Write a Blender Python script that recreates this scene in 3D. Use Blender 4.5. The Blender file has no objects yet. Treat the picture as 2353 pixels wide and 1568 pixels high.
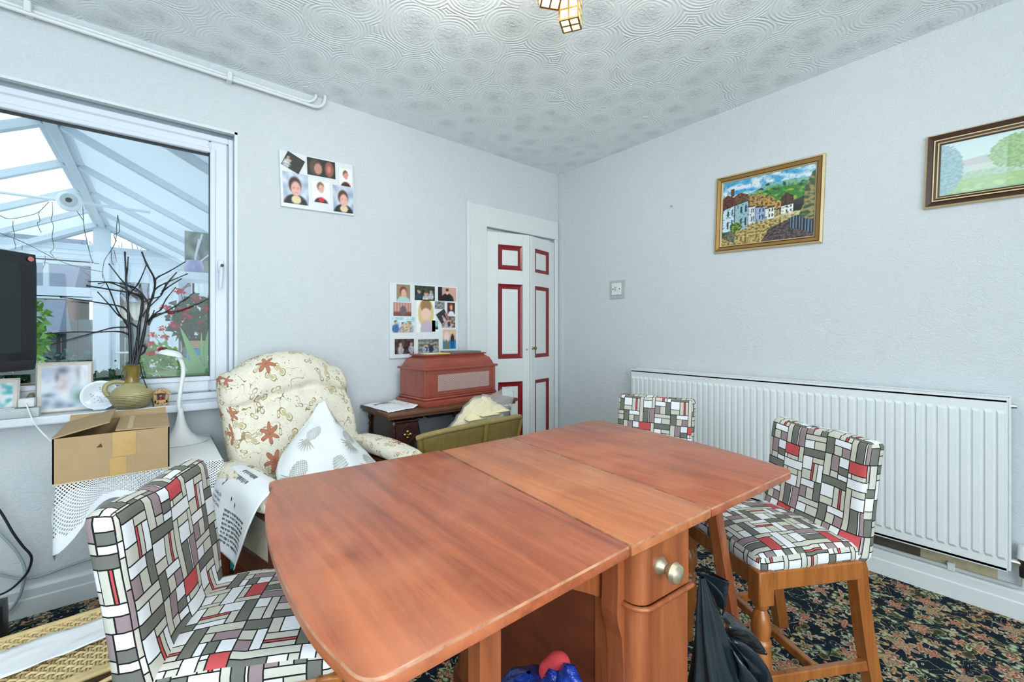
import bpy, bmesh, math, random
from mathutils import Vector, Matrix, noise
PI = math.pi
S, Cc = math.sin, math.cos
random.seed(7)
scn = bpy.context.scene
COL = scn.collection

# ------------------------------------------------------------------ camera
YAW = math.atan(821.5 / 995.0)
EYE = Vector((0, 0, 1.134))
FW = Vector((S(YAW), Cc(YAW), 0)); RT = Vector((Cc(YAW), -S(YAW), 0))
cam_d = bpy.data.cameras.new('camera'); cam = bpy.data.objects.new('camera', cam_d)
COL.objects.link(cam); scn.camera = cam
cam.location = EYE; cam.rotation_euler = (PI / 2, 0, -YAW)
cam_d.sensor_width = 36; cam_d.lens = 995 / 2353 * 36; cam_d.shift_y = -22 / 2353
cam_d.clip_start = 0.03; cam_d.clip_end = 200
# ------------------------------------------------------------------ world, lights, exposure
scn.view_settings.view_transform = 'Standard'; scn.view_settings.look = 'None'
scn.view_settings.exposure = 0.27; scn.view_settings.gamma = 1.0
scn.view_settings.use_curve_mapping = False
wd = bpy.data.worlds.new('overcast_sky'); scn.world = wd; wd.use_nodes = True
wn = wd.node_tree.nodes; wl = wd.node_tree.links; wn.clear()
w_out = wn.new('ShaderNodeOutputWorld'); w_bg = wn.new('ShaderNodeBackground')
w_tc = wn.new('ShaderNodeTexCoord'); w_no = wn.new('ShaderNodeTexNoise'); w_rp = wn.new('ShaderNodeValToRGB')
w_no.inputs['Scale'].default_value = 2.2; w_no.inputs['Detail'].default_value = 5
w_rp.color_ramp.elements[0].position = .38; w_rp.color_ramp.elements[0].color = (.55, .74, .95, 1)
w_rp.color_ramp.elements[1].position = .55; w_rp.color_ramp.elements[1].color = (.92, .97, 1, 1)
wl.new(w_tc.outputs['Generated'], w_no.inputs['Vector']); wl.new(w_no.outputs['Fac'], w_rp.inputs['Fac'])
wl.new(w_rp.outputs['Color'], w_bg.inputs['Color']); wl.new(w_bg.outputs[0], w_out.inputs[0])
w_bg.inputs['Strength'].default_value = 1.7

def area(name, loc, rot, sx, sy, power, color):
    d = bpy.data.lights.new(name, 'AREA'); d.shape = 'RECTANGLE'; d.size = sx; d.size_y = sy
    d.energy = power; d.color = color
    o = bpy.data.objects.new(name, d); COL.objects.link(o); o.location = loc; o.rotation_euler = rot
    return o
COOL = (.85, .95, 1.0)
area('added_rear_fill', (-.40, -2.06, 1.14), (PI / 2 + .08, 0, 0), 2.3, 2.0, 66, COOL)  # fill light added behind the camera, no such window seen
area('added_side_fill', (-1.96, -.35, 1.45), (PI / 2 + .2, 0, -PI / 2), 1.8, 1.4, 9, COOL)  # second added fill from the unseen left side
area('added_fill_uplight', (-.75, -.95, 1.35), (PI, 0, 0),   .5, .5, 42, (.95, .98, 1.0))  # unseen uplight added to brighten ceiling and walls

# ------------------------------------------------------------------ helpers
def at(px, py, x=None, y=None, z=None):
    D = FW + RT * ((px - 1176.5) / 995) + Vector((0, 0, (762 - py) / 995))
    t = (x - EYE.x) / D.x if x is not None else (y - EYE.y) / D.y if y is not None else (z - EYE.z) / D.z
    return EYE + D * t

def lin(c):
    return tuple((v / 12.92 if v <= .04045 else ((v + .055) / 1.055) ** 2.4) for v in c)
def rgb(r, g, b):
    return lin((r / 255, g / 255, b / 255))

class MB:
    def __init__(s, o=(0, 0, 0)):
        s.v = []; s.f = []; s.uv = {}; s.mi = []; s.o = Vector(o)
    def add(s, vs, fs, uvs=None, mi=0):
        b = len(s.v); s.v += [Vector(p) for p in vs]
        for i, f in enumerate(fs):
            if uvs: s.uv[len(s.f)] = uvs[i]
            s.f.append([k + b for k in f]); s.mi.append(mi)
        return s
    def box(s, c, d, M=None, bev=0, mi=0, seg=1):
        hx, hy, hz = d[0] / 2, d[1] / 2, d[2] / 2
        if bev:
            bm = bmesh.new(); bmesh.ops.create_cube(bm, size=1)
            for v in bm.verts: v.co = Vector((v.co.x * d[0], v.co.y * d[1], v.co.z * d[2]))
            bmesh.ops.bevel(bm, geom=bm.edges[:], offset=bev, segments=seg, profile=.6, affect='EDGES')
            vs = [v.co.copy() for v in bm.verts]; bm.verts.index_update()
            fs = [[v.index for v in f.verts] for f in bm.faces]; bm.free()
        else:
            vs = [Vector((x, y, z)) for x in (-hx, hx) for y in (-hy, hy) for z in (-hz, hz)]
            fs = [(0, 1, 3, 2), (4, 6, 7, 5), (0, 4, 5, 1), (2, 3, 7, 6), (0, 2, 6, 4), (1, 5, 7, 3)]
        c = Vector(c)
        vs = [(M @ v if M else v) + c for v in vs]
        return s.add(vs, fs, mi=mi)
    def b2(s, p, q, bev=0, mi=0, seg=1):   # box from corner to corner
        p = Vector(p); q = Vector(q)
        return s.box((p + q) / 2, [abs(a) for a in (q - p)], bev=bev, mi=mi, seg=seg)
    def bar(s, p, q, w, h=None, bev=0, up=(0, 0, 1), mi=0, w2=None):
        p = Vector(p); q = Vector(q); h = h or w; d = q - p; L = d.length; d.normalize()
        u = Vector(up)
        if abs(d.dot(u)) > .98: u = Vector((0, 1, 0))
        xx = d.cross(u).normalized(); yy = xx.cross(d).normalized()
        M = Matrix((xx, yy, d)).transposed()
        n0 = len(s.v)
        s.box((p + q) / 2, (w, h, L), M, bev, mi)
        if w2:
            for i in range(n0, len(s.v)):
                a = (s.v[i] - p).dot(d) / L; c = p + d * (a * L)
                s.v[i] = c + (s.v[i] - c) * (1 + (w2 - 1) * a)
        return s
    def tube(s, pts, r, n=8, cap=True, mi=0, closed=False):
        pts = [Vector(p) for p in pts]; vs = []; fs = []; m = len(pts)
        rr = r if isinstance(r, (list, tuple)) else [r] * m
        up = None
        for i, p in enumerate(pts):
            a = pts[(i - 1) % m] if (i > 0 or closed) else p; b = pts[(i + 1) % m] if (i < m - 1 or closed) else p
            d = (b - a).normalized()
            if up is None:
                up = Vector((0, 0, 1)) if abs(d.z) < .9 else Vector((1, 0, 0))
            x = d.cross(up)
            if x.length < 1e-5: x = d.cross(Vector((.3, .9, .2)))
            x.normalize(); y = x.cross(d).normalized(); up = y
            for k in range(n):
                t = 2 * PI * k / n; vs.append(p + x * (rr[i] * Cc(t)) + y * (rr[i] * S(t)))
        for i in range(m if closed else m - 1):
            j = (i + 1) % m
            for k in range(n):
                l = (k + 1) % n; fs.append((i * n + k, i * n + l, j * n + l, j * n + k))
        if cap and not closed:
            fs.append(tuple(range(n))[::-1]); fs.append(tuple(range((m - 1) * n, m * n)))
        return s.add(vs, fs, mi=mi)
    def lathe(s, prof, c=(0, 0, 0), n=24, M=None, mi=0, mod=None):
        vs = []; fs = []; c = Vector(c); m = len(prof)
        for (r, z) in prof:
            for k in range(n):
                t = 2 * PI * k / n; q = r * (mod(t, z) if mod else 1)
                p = Vector((q * Cc(t), q * S(t), z)); vs.append((M @ p if M else p) + c)
        for i in range(m - 1):
            for k in range(n):
                l = (k + 1) % n; fs.append((i * n + k, i * n + l, (i + 1) * n + l, (i + 1) * n + k))
        if prof[0][0] > 1e-4: fs.append(tuple(range(n))[::-1])
        if prof[-1][0] > 1e-4: fs.append(tuple(range((m - 1) * n, m * n)))
        return s.add(vs, fs, mi=mi)
    def prism(s, poly, fn0, fn1, mi=0):   # poly of (a,b); fn maps (a,b)->3D for both ends
        n = len(poly); vs = [fn0(*p) for p in poly] + [fn1(*p) for p in poly]
        fs = [tuple(range(n))[::-1], tuple(range(n, 2 * n))]
        fs += [(i, (i + 1) % n, n + (i + 1) % n, n + i) for i in range(n)]
        return s.add(vs, fs, mi=mi)
    def grid(s, fn, nu, nv, uvfn=None, mi=0):
        vs = [fn(i / nu, j / nv) for j in range(nv + 1) for i in range(nu + 1)]; fs = []; uvs = []
        for j in range(nv):
            for i in range(nu):
                a = j * (nu + 1) + i; fs.append((a, a + 1, a + nu + 2, a + nu + 1))
                q = [(i, j), (i + 1, j), (i + 1, j + 1), (i, j + 1)]
                uvs.append([(uvfn or (lambda u, v: (u, v)))(x / nu, y / nv) for x, y in q])
        return s.add(vs, fs, uvs, mi)
    def rounded(s, size, r, n=(6, 4, 6), fn=None, c=(0, 0, 0), uvo=(0, 0), mi=0):
        h = [a / 2 for a in size]; bm = bmesh.new(); ul = bm.loops.layers.uv.new('u')
        for ax in range(3):
            a, b = (ax + 1) % 3, (ax + 2) % 3
            if ax == 1: a, b = 0, 2
            if ax == 0: a, b = 1, 2
            for sg in (-1, 1):
                na, nb = n[a], n[b]; g = {}
                for i in range(na + 1):
                    for j in range(nb + 1):
                        p = [0, 0, 0]; p[ax] = sg * h[ax]; p[a] = (2 * i / na - 1) * h[a]; p[b] = (2 * j / nb - 1) * h[b]
                        q = [max(-(h[k] - r), min(h[k] - r, p[k])) for k in range(3)]
                        d = Vector(p) - Vector(q)
                        w = Vector(q) + (d.normalized() * r if d.length > 1e-9 else d)
                        g[i, j] = (bm.verts.new(w), Vector(p))
                for i in range(na):
                    for j in range(nb):
                        q = [g[i, j], g[i + 1, j], g[i + 1, j + 1], g[i, j + 1]]
                        if (sg > 0) == (ax == 1): q = q[::-1]
                        f = bm.faces.new([x[0] for x in q])
                        for lp, x in zip(f.loops, q):
                            P = x[1]
                            if ax == 1: t = (P.x * (1 if sg < 0 else -1), P.z)
                            elif ax == 2: t = (P.x, h[2] * sg + (P.y + h[1]) * sg)
                            else: t = (P.y + h[0] * sg, P.z)
                            lp[ul].uv = (t[0] + uvo[0], t[1] + uvo[1])
        bmesh.ops.remove_doubles(bm, verts=bm.verts[:], dist=1e-5)
        bm.verts.index_update()
        vs = [v.co.copy() for v in bm.verts]
        fs = [[v.index for v in f.verts] for f in bm.faces]; uvs = [[tuple(l[ul].uv) for l in f.loops] for f in bm.faces]
        bm.free()
        if fn: vs = [Vector(fn(p)) for p in vs]
        c = Vector(c)
        return s.add([p + c for p in vs], fs, uvs, mi)
    def xf(s, M):
        s.v = [M @ p for p in s.v]; return s
    def build(s, name, mat, par=None, smooth=None, cols=None, **tags):
        me = bpy.data.meshes.new(name)
        me.from_pydata([tuple(p - s.o) for p in s.v], [], s.f)
        for m in (mat if isinstance(mat, (list, tuple)) else [mat]): me.materials.append(m)
        if any(s.mi): me.polygons.foreach_set('material_index', s.mi)
        if s.uv:
            ul = me.uv_layers.new(name='UVMap')
            for p in me.polygons:
                q = s.uv.get(p.index)
                if q:
                    for k, li in enumerate(p.loop_indices): ul.data[li].uv = q[k]
        if cols:
            ca = me.color_attributes.new('Col', 'FLOAT_COLOR', 'POINT')
            for i, c in enumerate(cols): ca.data[i].color = (c[0], c[1], c[2], 1)
        if smooth is not None:
            me.polygons.foreach_set('use_smooth', [True] * len(me.polygons))
            me.set_sharp_from_angle(angle=math.radians(smooth))
        me.update()
        o = bpy.data.objects.new(name, me); COL.objects.link(o)
        if par: o.parent = par
        for k, v in tags.items(): o[k] = v
        return o

def fixn(o):
    bm = bmesh.new(); bm.from_mesh(o.data); bmesh.ops.recalc_face_normals(bm, faces=bm.faces[:]); bm.to_mesh(o.data); bm.free(); return o
def thing(name, label, cat, loc=(0, 0, 0), rz=0, group=None, tilt=0, rx=0):
    o = bpy.data.objects.new(name, None); COL.objects.link(o); o.empty_display_size = .05
    o.location = loc; o.rotation_euler = (rx, tilt, rz); o['label'] = label; o['category'] = cat
    if group: o['group'] = group
    return o
def tag(o, label, cat, group=None):
    o['label'] = label; o['category'] = cat
    if group: o['group'] = group
    return o
def struct(mb, name, mat, par=None, **k):
    o = mb.build(name, mat, par, **k)
    if not par: o['kind'] = 'structure'
    return o
def dup(root, label, loc=None, rz=None, **k):
    r = root.copy(); COL.objects.link(r); r['label'] = label
    if loc is not None: r.location = loc
    if rz is not None: r.rotation_euler.z = rz
    for c0 in root.children:
        c = c0.copy(); COL.objects.link(c); c.parent = r
        for g0 in c0.children:
            g = g0.copy(); COL.objects.link(g); g.parent = c
    return r
def bez(pts, n=8):     # catmull-rom through points
    P = [Vector(p) for p in pts]; out = []
    for i in range(len(P) - 1):
        a = P[max(i - 1, 0)]; b = P[i]; c = P[i + 1]; d = P[min(i + 2, len(P) - 1)]
        for k in range(n):
            t = k / n
            out.append(.5 * ((2 * b) + (c - a) * t + (2 * a - 5 * b + 4 * c - d) * t * t + (3 * b - a - 3 * c + d) * t ** 3))
    out.append(P[-1]); return out

# ------------------------------------------------------------------ materials
class NT:
    def __init__(s, name):
        s.m = bpy.data.materials.new(name); s.m.use_nodes = True
        s.t = s.m.node_tree; s.b = s.t.nodes['Principled BSDF']; s.o = s.t.nodes['Material Output']
    def n(s, ty, **kw):
        x = s.t.nodes.new('ShaderNode' + ty)
        for k, v in kw.items(): setattr(x, k, v)
        return x
    def set(s, sock, v):
        if isinstance(v, bpy.types.NodeSocket): s.t.links.new(v, sock)
        else: sock.default_value = v
    def m_(s, op, a, b=None, c=None, clamp=False):
        x = s.n('Math', operation=op, use_clamp=clamp)
        for i, v in enumerate((a, b, c)):
            if v is not None: s.set(x.inputs[i], v)
        return x.outputs[0]
    def vm(s, op, a, b=None):
        x = s.n('VectorMath', operation=op); s.set(x.inputs[0], a)
        if b is not None: s.set(x.inputs[1], b)
        return x.outputs[0] if op not in ('LENGTH', 'DISTANCE', 'DOT_PRODUCT') else x.outputs[1]
    def mix(s, f, a, b, blend='MIX'):
        x = s.n('Mix', data_type='RGBA', blend_type=blend); s.set(x.inputs[0], f)
        for i, v in ((6, a), (7, b)):
            s.set(x.inputs[i], v if isinstance(v, bpy.types.NodeSocket) else (v[0], v[1], v[2], 1))
        return x.outputs[2]
    def noise(s, vec, sc, det=3, rough=.5, dist=0, col=False):
        x = s.n('TexNoise'); x.inputs['Scale'].default_value = sc; x.inputs['Detail'].default_value = det
        x.inputs['Roughness'].default_value = rough; x.inputs['Distortion'].default_value = dist
        if vec is not None: s.t.links.new(vec, x.inputs['Vector'])
        return x.outputs['Color' if col else 'Fac']
    def coord(s, k='Object'):
        return s.n('TexCoord').outputs[k]
    def map(s, vec, sc=(1, 1, 1), loc=(0, 0, 0), rot=(0, 0, 0)):
        x = s.n('Mapping'); s.t.links.new(vec, x.inputs[0]); x.inputs[1].default_value = loc; x.inputs[2].default_value = rot; x.inputs[3].default_value = sc
        return x.outputs[0]
    def ramp(s, f, stops):
        x = s.n('ValToRGB'); s.set(x.inputs[0], f); e = x.color_ramp.elements
        while len(e) < len(stops): e.new(.5)
        for q, (p, c) in zip(e, stops): q.position = p; q.color = (c[0], c[1], c[2], 1)
        return x.outputs[0]
    def bump(s, h, st=.3, d=.01):
        x = s.n('Bump'); x.inputs['Strength'].default_value = st; x.inputs['Distance'].default_value = d
        s.t.links.new(h, x.inputs['Height']); s.t.links.new(x.outputs[0], s.b.inputs['Normal'])
    def base(s, c, rough=.5, metal=0, spec=.5, coat=0):
        s.set(s.b.inputs['Base Color'], c if isinstance(c, bpy.types.NodeSocket) else (c[0], c[1], c[2], 1))
        s.set(s.b.inputs['Roughness'], rough); s.b.inputs['Metallic'].default_value = metal
        s.b.inputs['Specular IOR Level'].default_value = spec; s.b.inputs['Coat Weight'].default_value = coat
        return s.m

def plain(name, c, rough=.5, metal=0, spec=.5, var=.06, sc=30, bump=0, coat=0):
    t = NT(name); v = t.coord()
    f = t.noise(v, sc, 3)
    col = t.mix(f, [x * (1 - var) for x in c], [min(1, x * (1 + var)) for x in c])
    if bump: t.bump(t.noise(v, sc * 4, 3), bump, .004)
    return t.base(col, rough, metal, spec, coat)

def wood(name, a, b, dark=None, sc=(18, 1.2, 18), rough=.35, coat=.1, fine=1.0, spec=.5, wear=None):
    t = NT(name); v = t.coord()
    w = t.map(v, sc)
    f1 = t.noise(w, 1.6, 6, .65, .6); f2 = t.noise(t.map(v, [x * 7 for x in sc]), 2, 4, .75)
    c = t.ramp(f1, [(.3, a), (.68, b)])
    c = t.mix(t.m_('MULTIPLY', f2, .35 * fine), c, dark or [x * .45 for x in a])
    if wear:
        big = t.noise(v, 3.2, 4, .6)
        c = t.mix(t.m_('MULTIPLY', t.m_('SUBTRACT', big, .5, clamp=True), 2.2), c, wear)
        c = t.mix(t.m_('GREATER_THAN', t.noise(v, 75, 2, .6), .80), c, (.7, .62, .55))
        c = t.mix(t.m_('MULTIPLY', t.m_('SUBTRACT', t.noise(t.map(v, (5, 2, 5), (3, 1, 2)), 1.3, 4, .6), .56, clamp=True), 1.8), c, [x * .35 for x in a])
    t.bump(f2, .06, .002)
    rn = t.m_('ADD', t.m_('MULTIPLY', t.noise(v, 7, 4), .16), rough - .08)
    return t.base(c, rn, 0, spec, coat)

# wall paper: white with a faint crinkle
t = NT('woodchip_wallpaper'); v = t.coord()
wr = t.noise(t.map(v, (22, 22, 30)), 1, 4, .55, 1.4)
rid = t.m_('SUBTRACT', 1.0, t.m_('MULTIPLY', t.m_('ABSOLUTE', t.m_('SUBTRACT', wr, .5)), 9, clamp=True))
hgt = t.m_('ADD', t.m_('MULTIPLY', rid, .8), t.noise(v, 260, 2))
t.bump(hgt, .46, .004)
M_wall = t.base(t.mix(t.noise(v, 1.5, 3), (.612, .664, .692), (.634, .682, .706)), .75, 0, .25)
# ceiling: embossed swirl paper
t = NT('embossed_ceiling_paper'); v = t.coord()
v2 = t.vm('ADD', v, t.vm('SCALE', t.noise(v, 6, 2, col=True)))
for nd in t.t.nodes:
    if nd.type == 'VECT_MATH' and nd.operation == 'SCALE': nd.inputs['Scale'].default_value = .035
vo = t.n('TexVoronoi'); vo.inputs['Scale'].default_value = 5.2; vo.inputs['Randomness'].default_value = .8
vo.voronoi_dimensions = '2D'
t.t.links.new(v2, vo.inputs['Vector'])
ds = vo.outputs['Distance']
ring = t.m_('MULTIPLY', t.m_('SINE', t.m_('MULTIPLY', ds, 78)), t.m_('MULTIPLY', t.m_('SMOOTH_MAX', t.m_('SUBTRACT', ds, .2), 0, .02), 1.3))
ring = t.m_('MULTIPLY', ring, t.noise(v, 9, 3))
core = t.m_('SUBTRACT', 1.0, t.m_('MULTIPLY', ds, 2.4), clamp=True)
lump = t.m_('POWER', t.m_('MULTIPLY', t.noise(v, 60, 4, .7), 1.35), 4)
hc = t.m_('ADD', t.m_('MULTIPLY', t.m_('MULTIPLY', core, lump), 2.3), t.m_('ADD', t.m_('MULTIPLY', ring, .55), t.m_('MULTIPLY', t.noise(v, 40, 4, .6), .35)))
t.bump(hc, .75, .009)
M_ceil = t.base((.83, .895, .895), .62, 0, .35)
# carpet
def flower(t, vec, sc, petals, r0, amp, rnd=1.0, off=(0, 0, 0), keep=.5):
    w = t.map(vec, (sc, sc, sc), off)
    vo = t.n('TexVoronoi', voronoi_dimensions='2D'); vo.inputs['Scale'].default_value = 1; vo.inputs['Randomness'].default_value = rnd
    t.t.links.new(w, vo.inputs['Vector'])
    loc = t.vm('SUBTRACT', w, vo.outputs['Position'])
    sx = t.n('SeparateXYZ'); t.t.links.new(loc, sx.inputs[0])
    cs = t.n('SeparateColor'); t.t.links.new(vo.outputs['Color'], cs.inputs[0])
    ang = t.m_('ADD', t.m_('ARCTAN2', sx.outputs[1], sx.outputs[0]), t.m_('MULTIPLY', cs.outputs[0], 6.28))
    d = vo.outputs['Distance']
    rad = t.m_('ADD', r0, t.m_('MULTIPLY', t.m_('COSINE', t.m_('MULTIPLY', ang, petals)), amp))
    rad = t.m_('MULTIPLY', rad, t.m_('ADD', .6, t.m_('MULTIPLY', cs.outputs[1], .7)))
    rad = t.m_('MULTIPLY', rad, t.m_('LESS_THAN', cs.outputs[2], keep))
    return t.m_('SUBTRACT', rad, d), cs          # >0 inside
t = NT('floral_carpet'); v = t.coord()
jag = t.n('VectorMath', operation='SCALE'); t.t.links.new(t.noise(v, 70, 2, col=True), jag.inputs[0]); jag.inputs['Scale'].default_value = .008
v2 = t.vm('ADD', v, jag.outputs[0])
col = t.mix(t.noise(v, 14, 3), (.008, .014, .024), (.014, .026, .04))
def lay(col, sc, pet, r0, amp, off, keep, c1, c2, c3, line):
    f, cs = flower(t, v2, sc, pet, r0, amp, 1, off, keep)
    col = t.mix(t.m_('GREATER_THAN', f, -.035), col, line)
    inner = t.mix(t.m_('GREATER_THAN', cs.outputs[0], .5), c1, c2)
    col = t.mix(t.m_('GREATER_THAN', f, .0), col, inner)
    return t.mix(t.m_('GREATER_THAN', f, r0 * .55), col, c3)
beige = rgb(196, 170, 128); pale = rgb(196, 198, 168); olive = rgb(92, 98, 66); sage = rgb(112, 138, 112); terra = rgb(190, 104, 86); pink = rgb(178, 128, 108)
vs_ = t.m_('ABSOLUTE', t.m_('SUBTRACT', t.noise(v2, 13, 2, .5, 1.5), .5))
col = t.mix(t.m_('LESS_THAN', vs_, .008), col, pale)
col = lay(col, 11.5, 2, .22, .15, (3, 7, 0), .62, olive, rgb(96, 84, 56), rgb(60, 70, 50), beige)
col = lay(col, 10, 5, .26, .11, (0, 0, 0), .72, beige, pale, olive, rgb(16, 20, 24))
col = lay(col, 14, 4, .25, .13, (11, 2, 0), .62, pale, beige, terra, rgb(14, 22, 26))
col = lay(col, 8.6, 6, .24, .10, (5, 5, 0), .40, terra, pink, beige, pale)
col = lay(col, 16, 2, .22, .15, (1, 13, 0), .45, sage, olive, pale, rgb(16, 24, 26))
col = lay(col, 19, 3, .22, .13, (17, 3, 0), .4, beige, terra, pale, rgb(14, 20, 24))
t.bump(t.noise(v, 420, 2), .5, .004)
M_carpet = t.base(t.mix(t.m_('MULTIPLY', t.noise(v, 300, 2), .3), col, (.02, .022, .024)), .95, 0, .1)
# chair cover print: basket weave of blocks, black outlines
RECTS = '''r 0 0 5 3.2;w 0 3.2 1 1.3;l 1 3.2 4 1.3;w 0 4.5 6.5 2.5;l 5 0 1.5 4.5;l 0 7 1.6 11;l 1.6 7 3.6 1.8;w 1.6 8.8 3.6 3.2
d 1.6 12 2.2 6;w 3.8 12 .5 6;m 4.3 12 2.2 6;l 5.2 7 1.3 5;d 6.5 0 6.5 2.2;w 6.5 2.2 3 3.8;l 9.5 2.2 3.5 1.6;r 9.5 3.8 .7 5;l 10.2 3.8 1.2 5
w 11.4 3.8 1.6 5;l 6.5 6 3 2.8;w 6.5 8.8 4.5 2;d 11 8.8 2 5.2;m 6.5 10.8 2.2 3.2;l 8.7 10.8 2.3 3.2;l 6.5 14 6.5 1.6;w 6.5 15.6 3 2.4
l 9.5 15.6 3.5 2.4;l 13 0 2 6;m 15 0 2.2 4.2;w 17.2 0 2.8 2.6;d 17.2 2.6 2.8 2;l 15 4.2 2.2 1.8;w 17.2 4.6 2.8 1.4;d 13 6 7 2.2;w 13 8.2 3.6 3.4
l 16.6 8.2 1.6 5.4;r 18.2 8.2 .6 5.4;l 18.8 8.2 1.2 5.4;l 13 11.6 3.6 2;d 13 13.6 2.4 4.4;w 15.4 13.6 4.6 1.8;l 15.4 15.4 2.3 2.6;m 17.7 15.4 2.3 2.6'''
t = NT('block_print_fabric'); uv = t.coord('UV')
sx = t.n('SeparateXYZ'); t.t.links.new(uv, sx.inputs[0])
U = t.m_('FLOORED_MODULO', t.m_('MULTIPLY', sx.outputs[0], 84), 20.0); V = t.m_('FLOORED_MODULO', t.m_('MULTIPLY', sx.outputs[1], -84), 18.0)
PC = {'r': rgb(196, 84, 86), 'w': rgb(232, 236, 240), 'l': rgb(202, 202, 190), 'd': rgb(112, 114, 106), 'm': rgb(152, 134, 138)}
sums = {}
for q in RECTS.replace('\n', ';').split(';'):
    k, x, y, w, h = q.split(); x, y, w, h = map(float, (x, y, w, h)); lw = .125
    mk = t.m_('MULTIPLY', t.m_('COMPARE', U, x + w / 2, max(.05, w / 2 - lw)), t.m_('COMPARE', V, y + h / 2, h / 2 - lw))
    sums[k] = t.m_('ADD', sums[k], mk) if k in sums else mk
col = t.n('RGB').outputs[0]; col.default_value = (.012, .012, .013, 1)
for k in 'wldmr': col = t.mix(sums[k], col, PC[k])
wv = t.noise(t.map(uv, (900, 260, 1)), 1, 2)
col = t.mix(t.m_('MULTIPLY', wv, .14), col, (.03, .03, .03))
t.bump(wv, .25, .001)
M_block = t.base(col, .9, 0, .15)
# armchair floral fabric
t = NT('floral_upholstery'); uv = t.coord('UV')
jag = t.n('VectorMath', operation='SCALE'); t.t.links.new(t.noise(uv, 60, 2, col=True), jag.inputs[0]); jag.inputs['Scale'].default_value = .008
u2 = t.vm('ADD', uv, jag.outputs[0])
col = t.mix(t.noise(uv, 55, 3), rgb(216, 210, 190), rgb(236, 232, 218))
spk = t.m_('GREATER_THAN', t.noise(uv, 150, 2), .69); col = t.mix(spk, col, rgb(120, 100, 70))
vine = t.m_('ABSOLUTE', t.m_('SUBTRACT', t.noise(u2, 11, 1, .4, 1.2), .5)); col = t.mix(t.m_('MULTIPLY', t.m_('LESS_THAN', vine, .0055), t.m_('GREATER_THAN', t.noise(uv, 9, 2), .47)), col, rgb(146, 132, 96))
f, cs = flower(t, u2, 13, 2, .17, .16, 1, (2, 5, 0), .7)
col = t.mix(t.m_('LESS_THAN', t.m_('ABSOLUTE', f), .03), col, rgb(150, 136, 98)); col = t.mix(t.m_('GREATER_THAN', f, .10), col, rgb(196, 182, 144))
f, cs = flower(t, u2, 17, 2, .16, .15, 1, (9, 1, 0), .5); col = t.mix(t.m_('LESS_THAN', t.m_('ABSOLUTE', f), .04), col, rgb(158, 140, 104))
f, cs = flower(t, u2, 8.0, 6, .24, .11, .5, (.4, .2, 0), .66)
col = t.mix(t.m_('GREATER_THAN', f, -.02), col, rgb(146, 104, 80)); col = t.mix(t.m_('GREATER_THAN', f, .02), col, rgb(182, 120, 96)); col = t.mix(t.m_('GREATER_THAN', f, .26), col, rgb(110, 70, 44))
t.bump(t.noise(uv, 130, 3), .3, .003)
M_floral = t.base(col, .9, 0, .15)
M_floral_plain = plain('plain_arm_fabric', rgb(206, 200, 184), .9, 0, .15, .12, 60, .3)

M_white = plain('white_gloss_paint', (.70, .75, .76), .35, 0, .5, .03, 4)
M_door = plain('white_door_paint', (.70, .735, .73), .4, 0, .5, .03, 5)
M_upvc = plain('white_upvc', (.66, .72, .79), .3, 0, .5, .02, 3)
M_red = plain('red_gloss_paint', rgb(128, 14, 26), .22, 0, .6, .12, 30, .1)
M_shade = plain('interior_shade_black', (.01, .01, .01), .9)  # near-black that paints the shade inside hollows
M_black = plain('black_plastic', (.012, .013, .015), .35, 0, .5, .1)
M_gloss = plain('glossy_black', (.008, .014, .017), .08, 0, .6, .1)
M_screen = plain('screen_glass', (.006, .012, .013), .04, 0, .7, .1)
M_rad = plain('radiator_enamel', (.71, .765, .775), .3, 0, .5, .03, 6)
M_pipe = plain('painted_pipe', (.70, .75, .75), .35, 0, .5, .05, 20)
M_chrome = plain('chrome', (.75, .77, .78), .15, 1)
M_brass = plain('aged_brass', rgb(168, 140, 84), .35, 1, .5, .2)
M_switch = plain('switch_plastic', (.72, .75, .74), .35)
M_gold = plain('gilt_frame', rgb(150, 116, 62), .45, .4, .5, .2, 60)
M_goldl = plain('pale_gilt', rgb(206, 184, 140), .45, .3, .5, .1, 60)
M_brownf = plain('dark_brown_frame', rgb(60, 38, 20), .3, 0, .5, .2)
M_table = wood('mahogany_top', rgb(142, 70, 46), rgb(202, 112, 70), rgb(92, 44, 28), (20, 1.0, 20), .33, .1, 1.5, .5, rgb(208, 134, 92))
M_edge = wood('worn_table_edge', rgb(150, 90, 60), rgb(206, 158, 126), rgb(110, 62, 40), (14, 14, 14), .4, .05, .6)
M_table2 = wood('worn_mahogany_leaf', rgb(166, 92, 56), rgb(214, 132, 82), rgb(112, 62, 36), (20, 1.0, 20), .35, .1, 1.4, .5, rgb(222, 156, 106))
M_tside = wood('mahogany_side', rgb(136, 70, 40), rgb(180, 104, 60), rgb(80, 38, 20), (18, 18, 1.1), .33, .15, 1.3)
M_tdark = wood('dark_mahogany', rgb(100, 48, 30), rgb(136, 68, 42), rgb(60, 28, 16), (14, 2, 6), .4, .1, .8)
M_oak = wood('oak_chair', rgb(140, 78, 32), rgb(190, 118, 56), rgb(84, 44, 18), (22, 22, 2), .3, .3, .9)
M_dkwood = wood('dark_armchair_wood', rgb(74, 34, 20), rgb(120, 60, 36), rgb(40, 18, 10), (16, 16, 2), .3, .3)
M_case = wood('red_case_wood', rgb(136, 60, 46), rgb(164, 80, 60), rgb(104, 42, 34), (2, 16, 16), .32, .25, .7)
M_drawer = wood('carved_dark_wood', rgb(52, 30, 28), rgb(78, 46, 42), rgb(28, 18, 18), (3, 14, 14), .3, .3)
M_ttop = wood('treadle_top_wood', rgb(88, 56, 40), rgb(122, 80, 56), rgb(50, 32, 24), (1.4, 16, 16), .45, .05)
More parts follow.
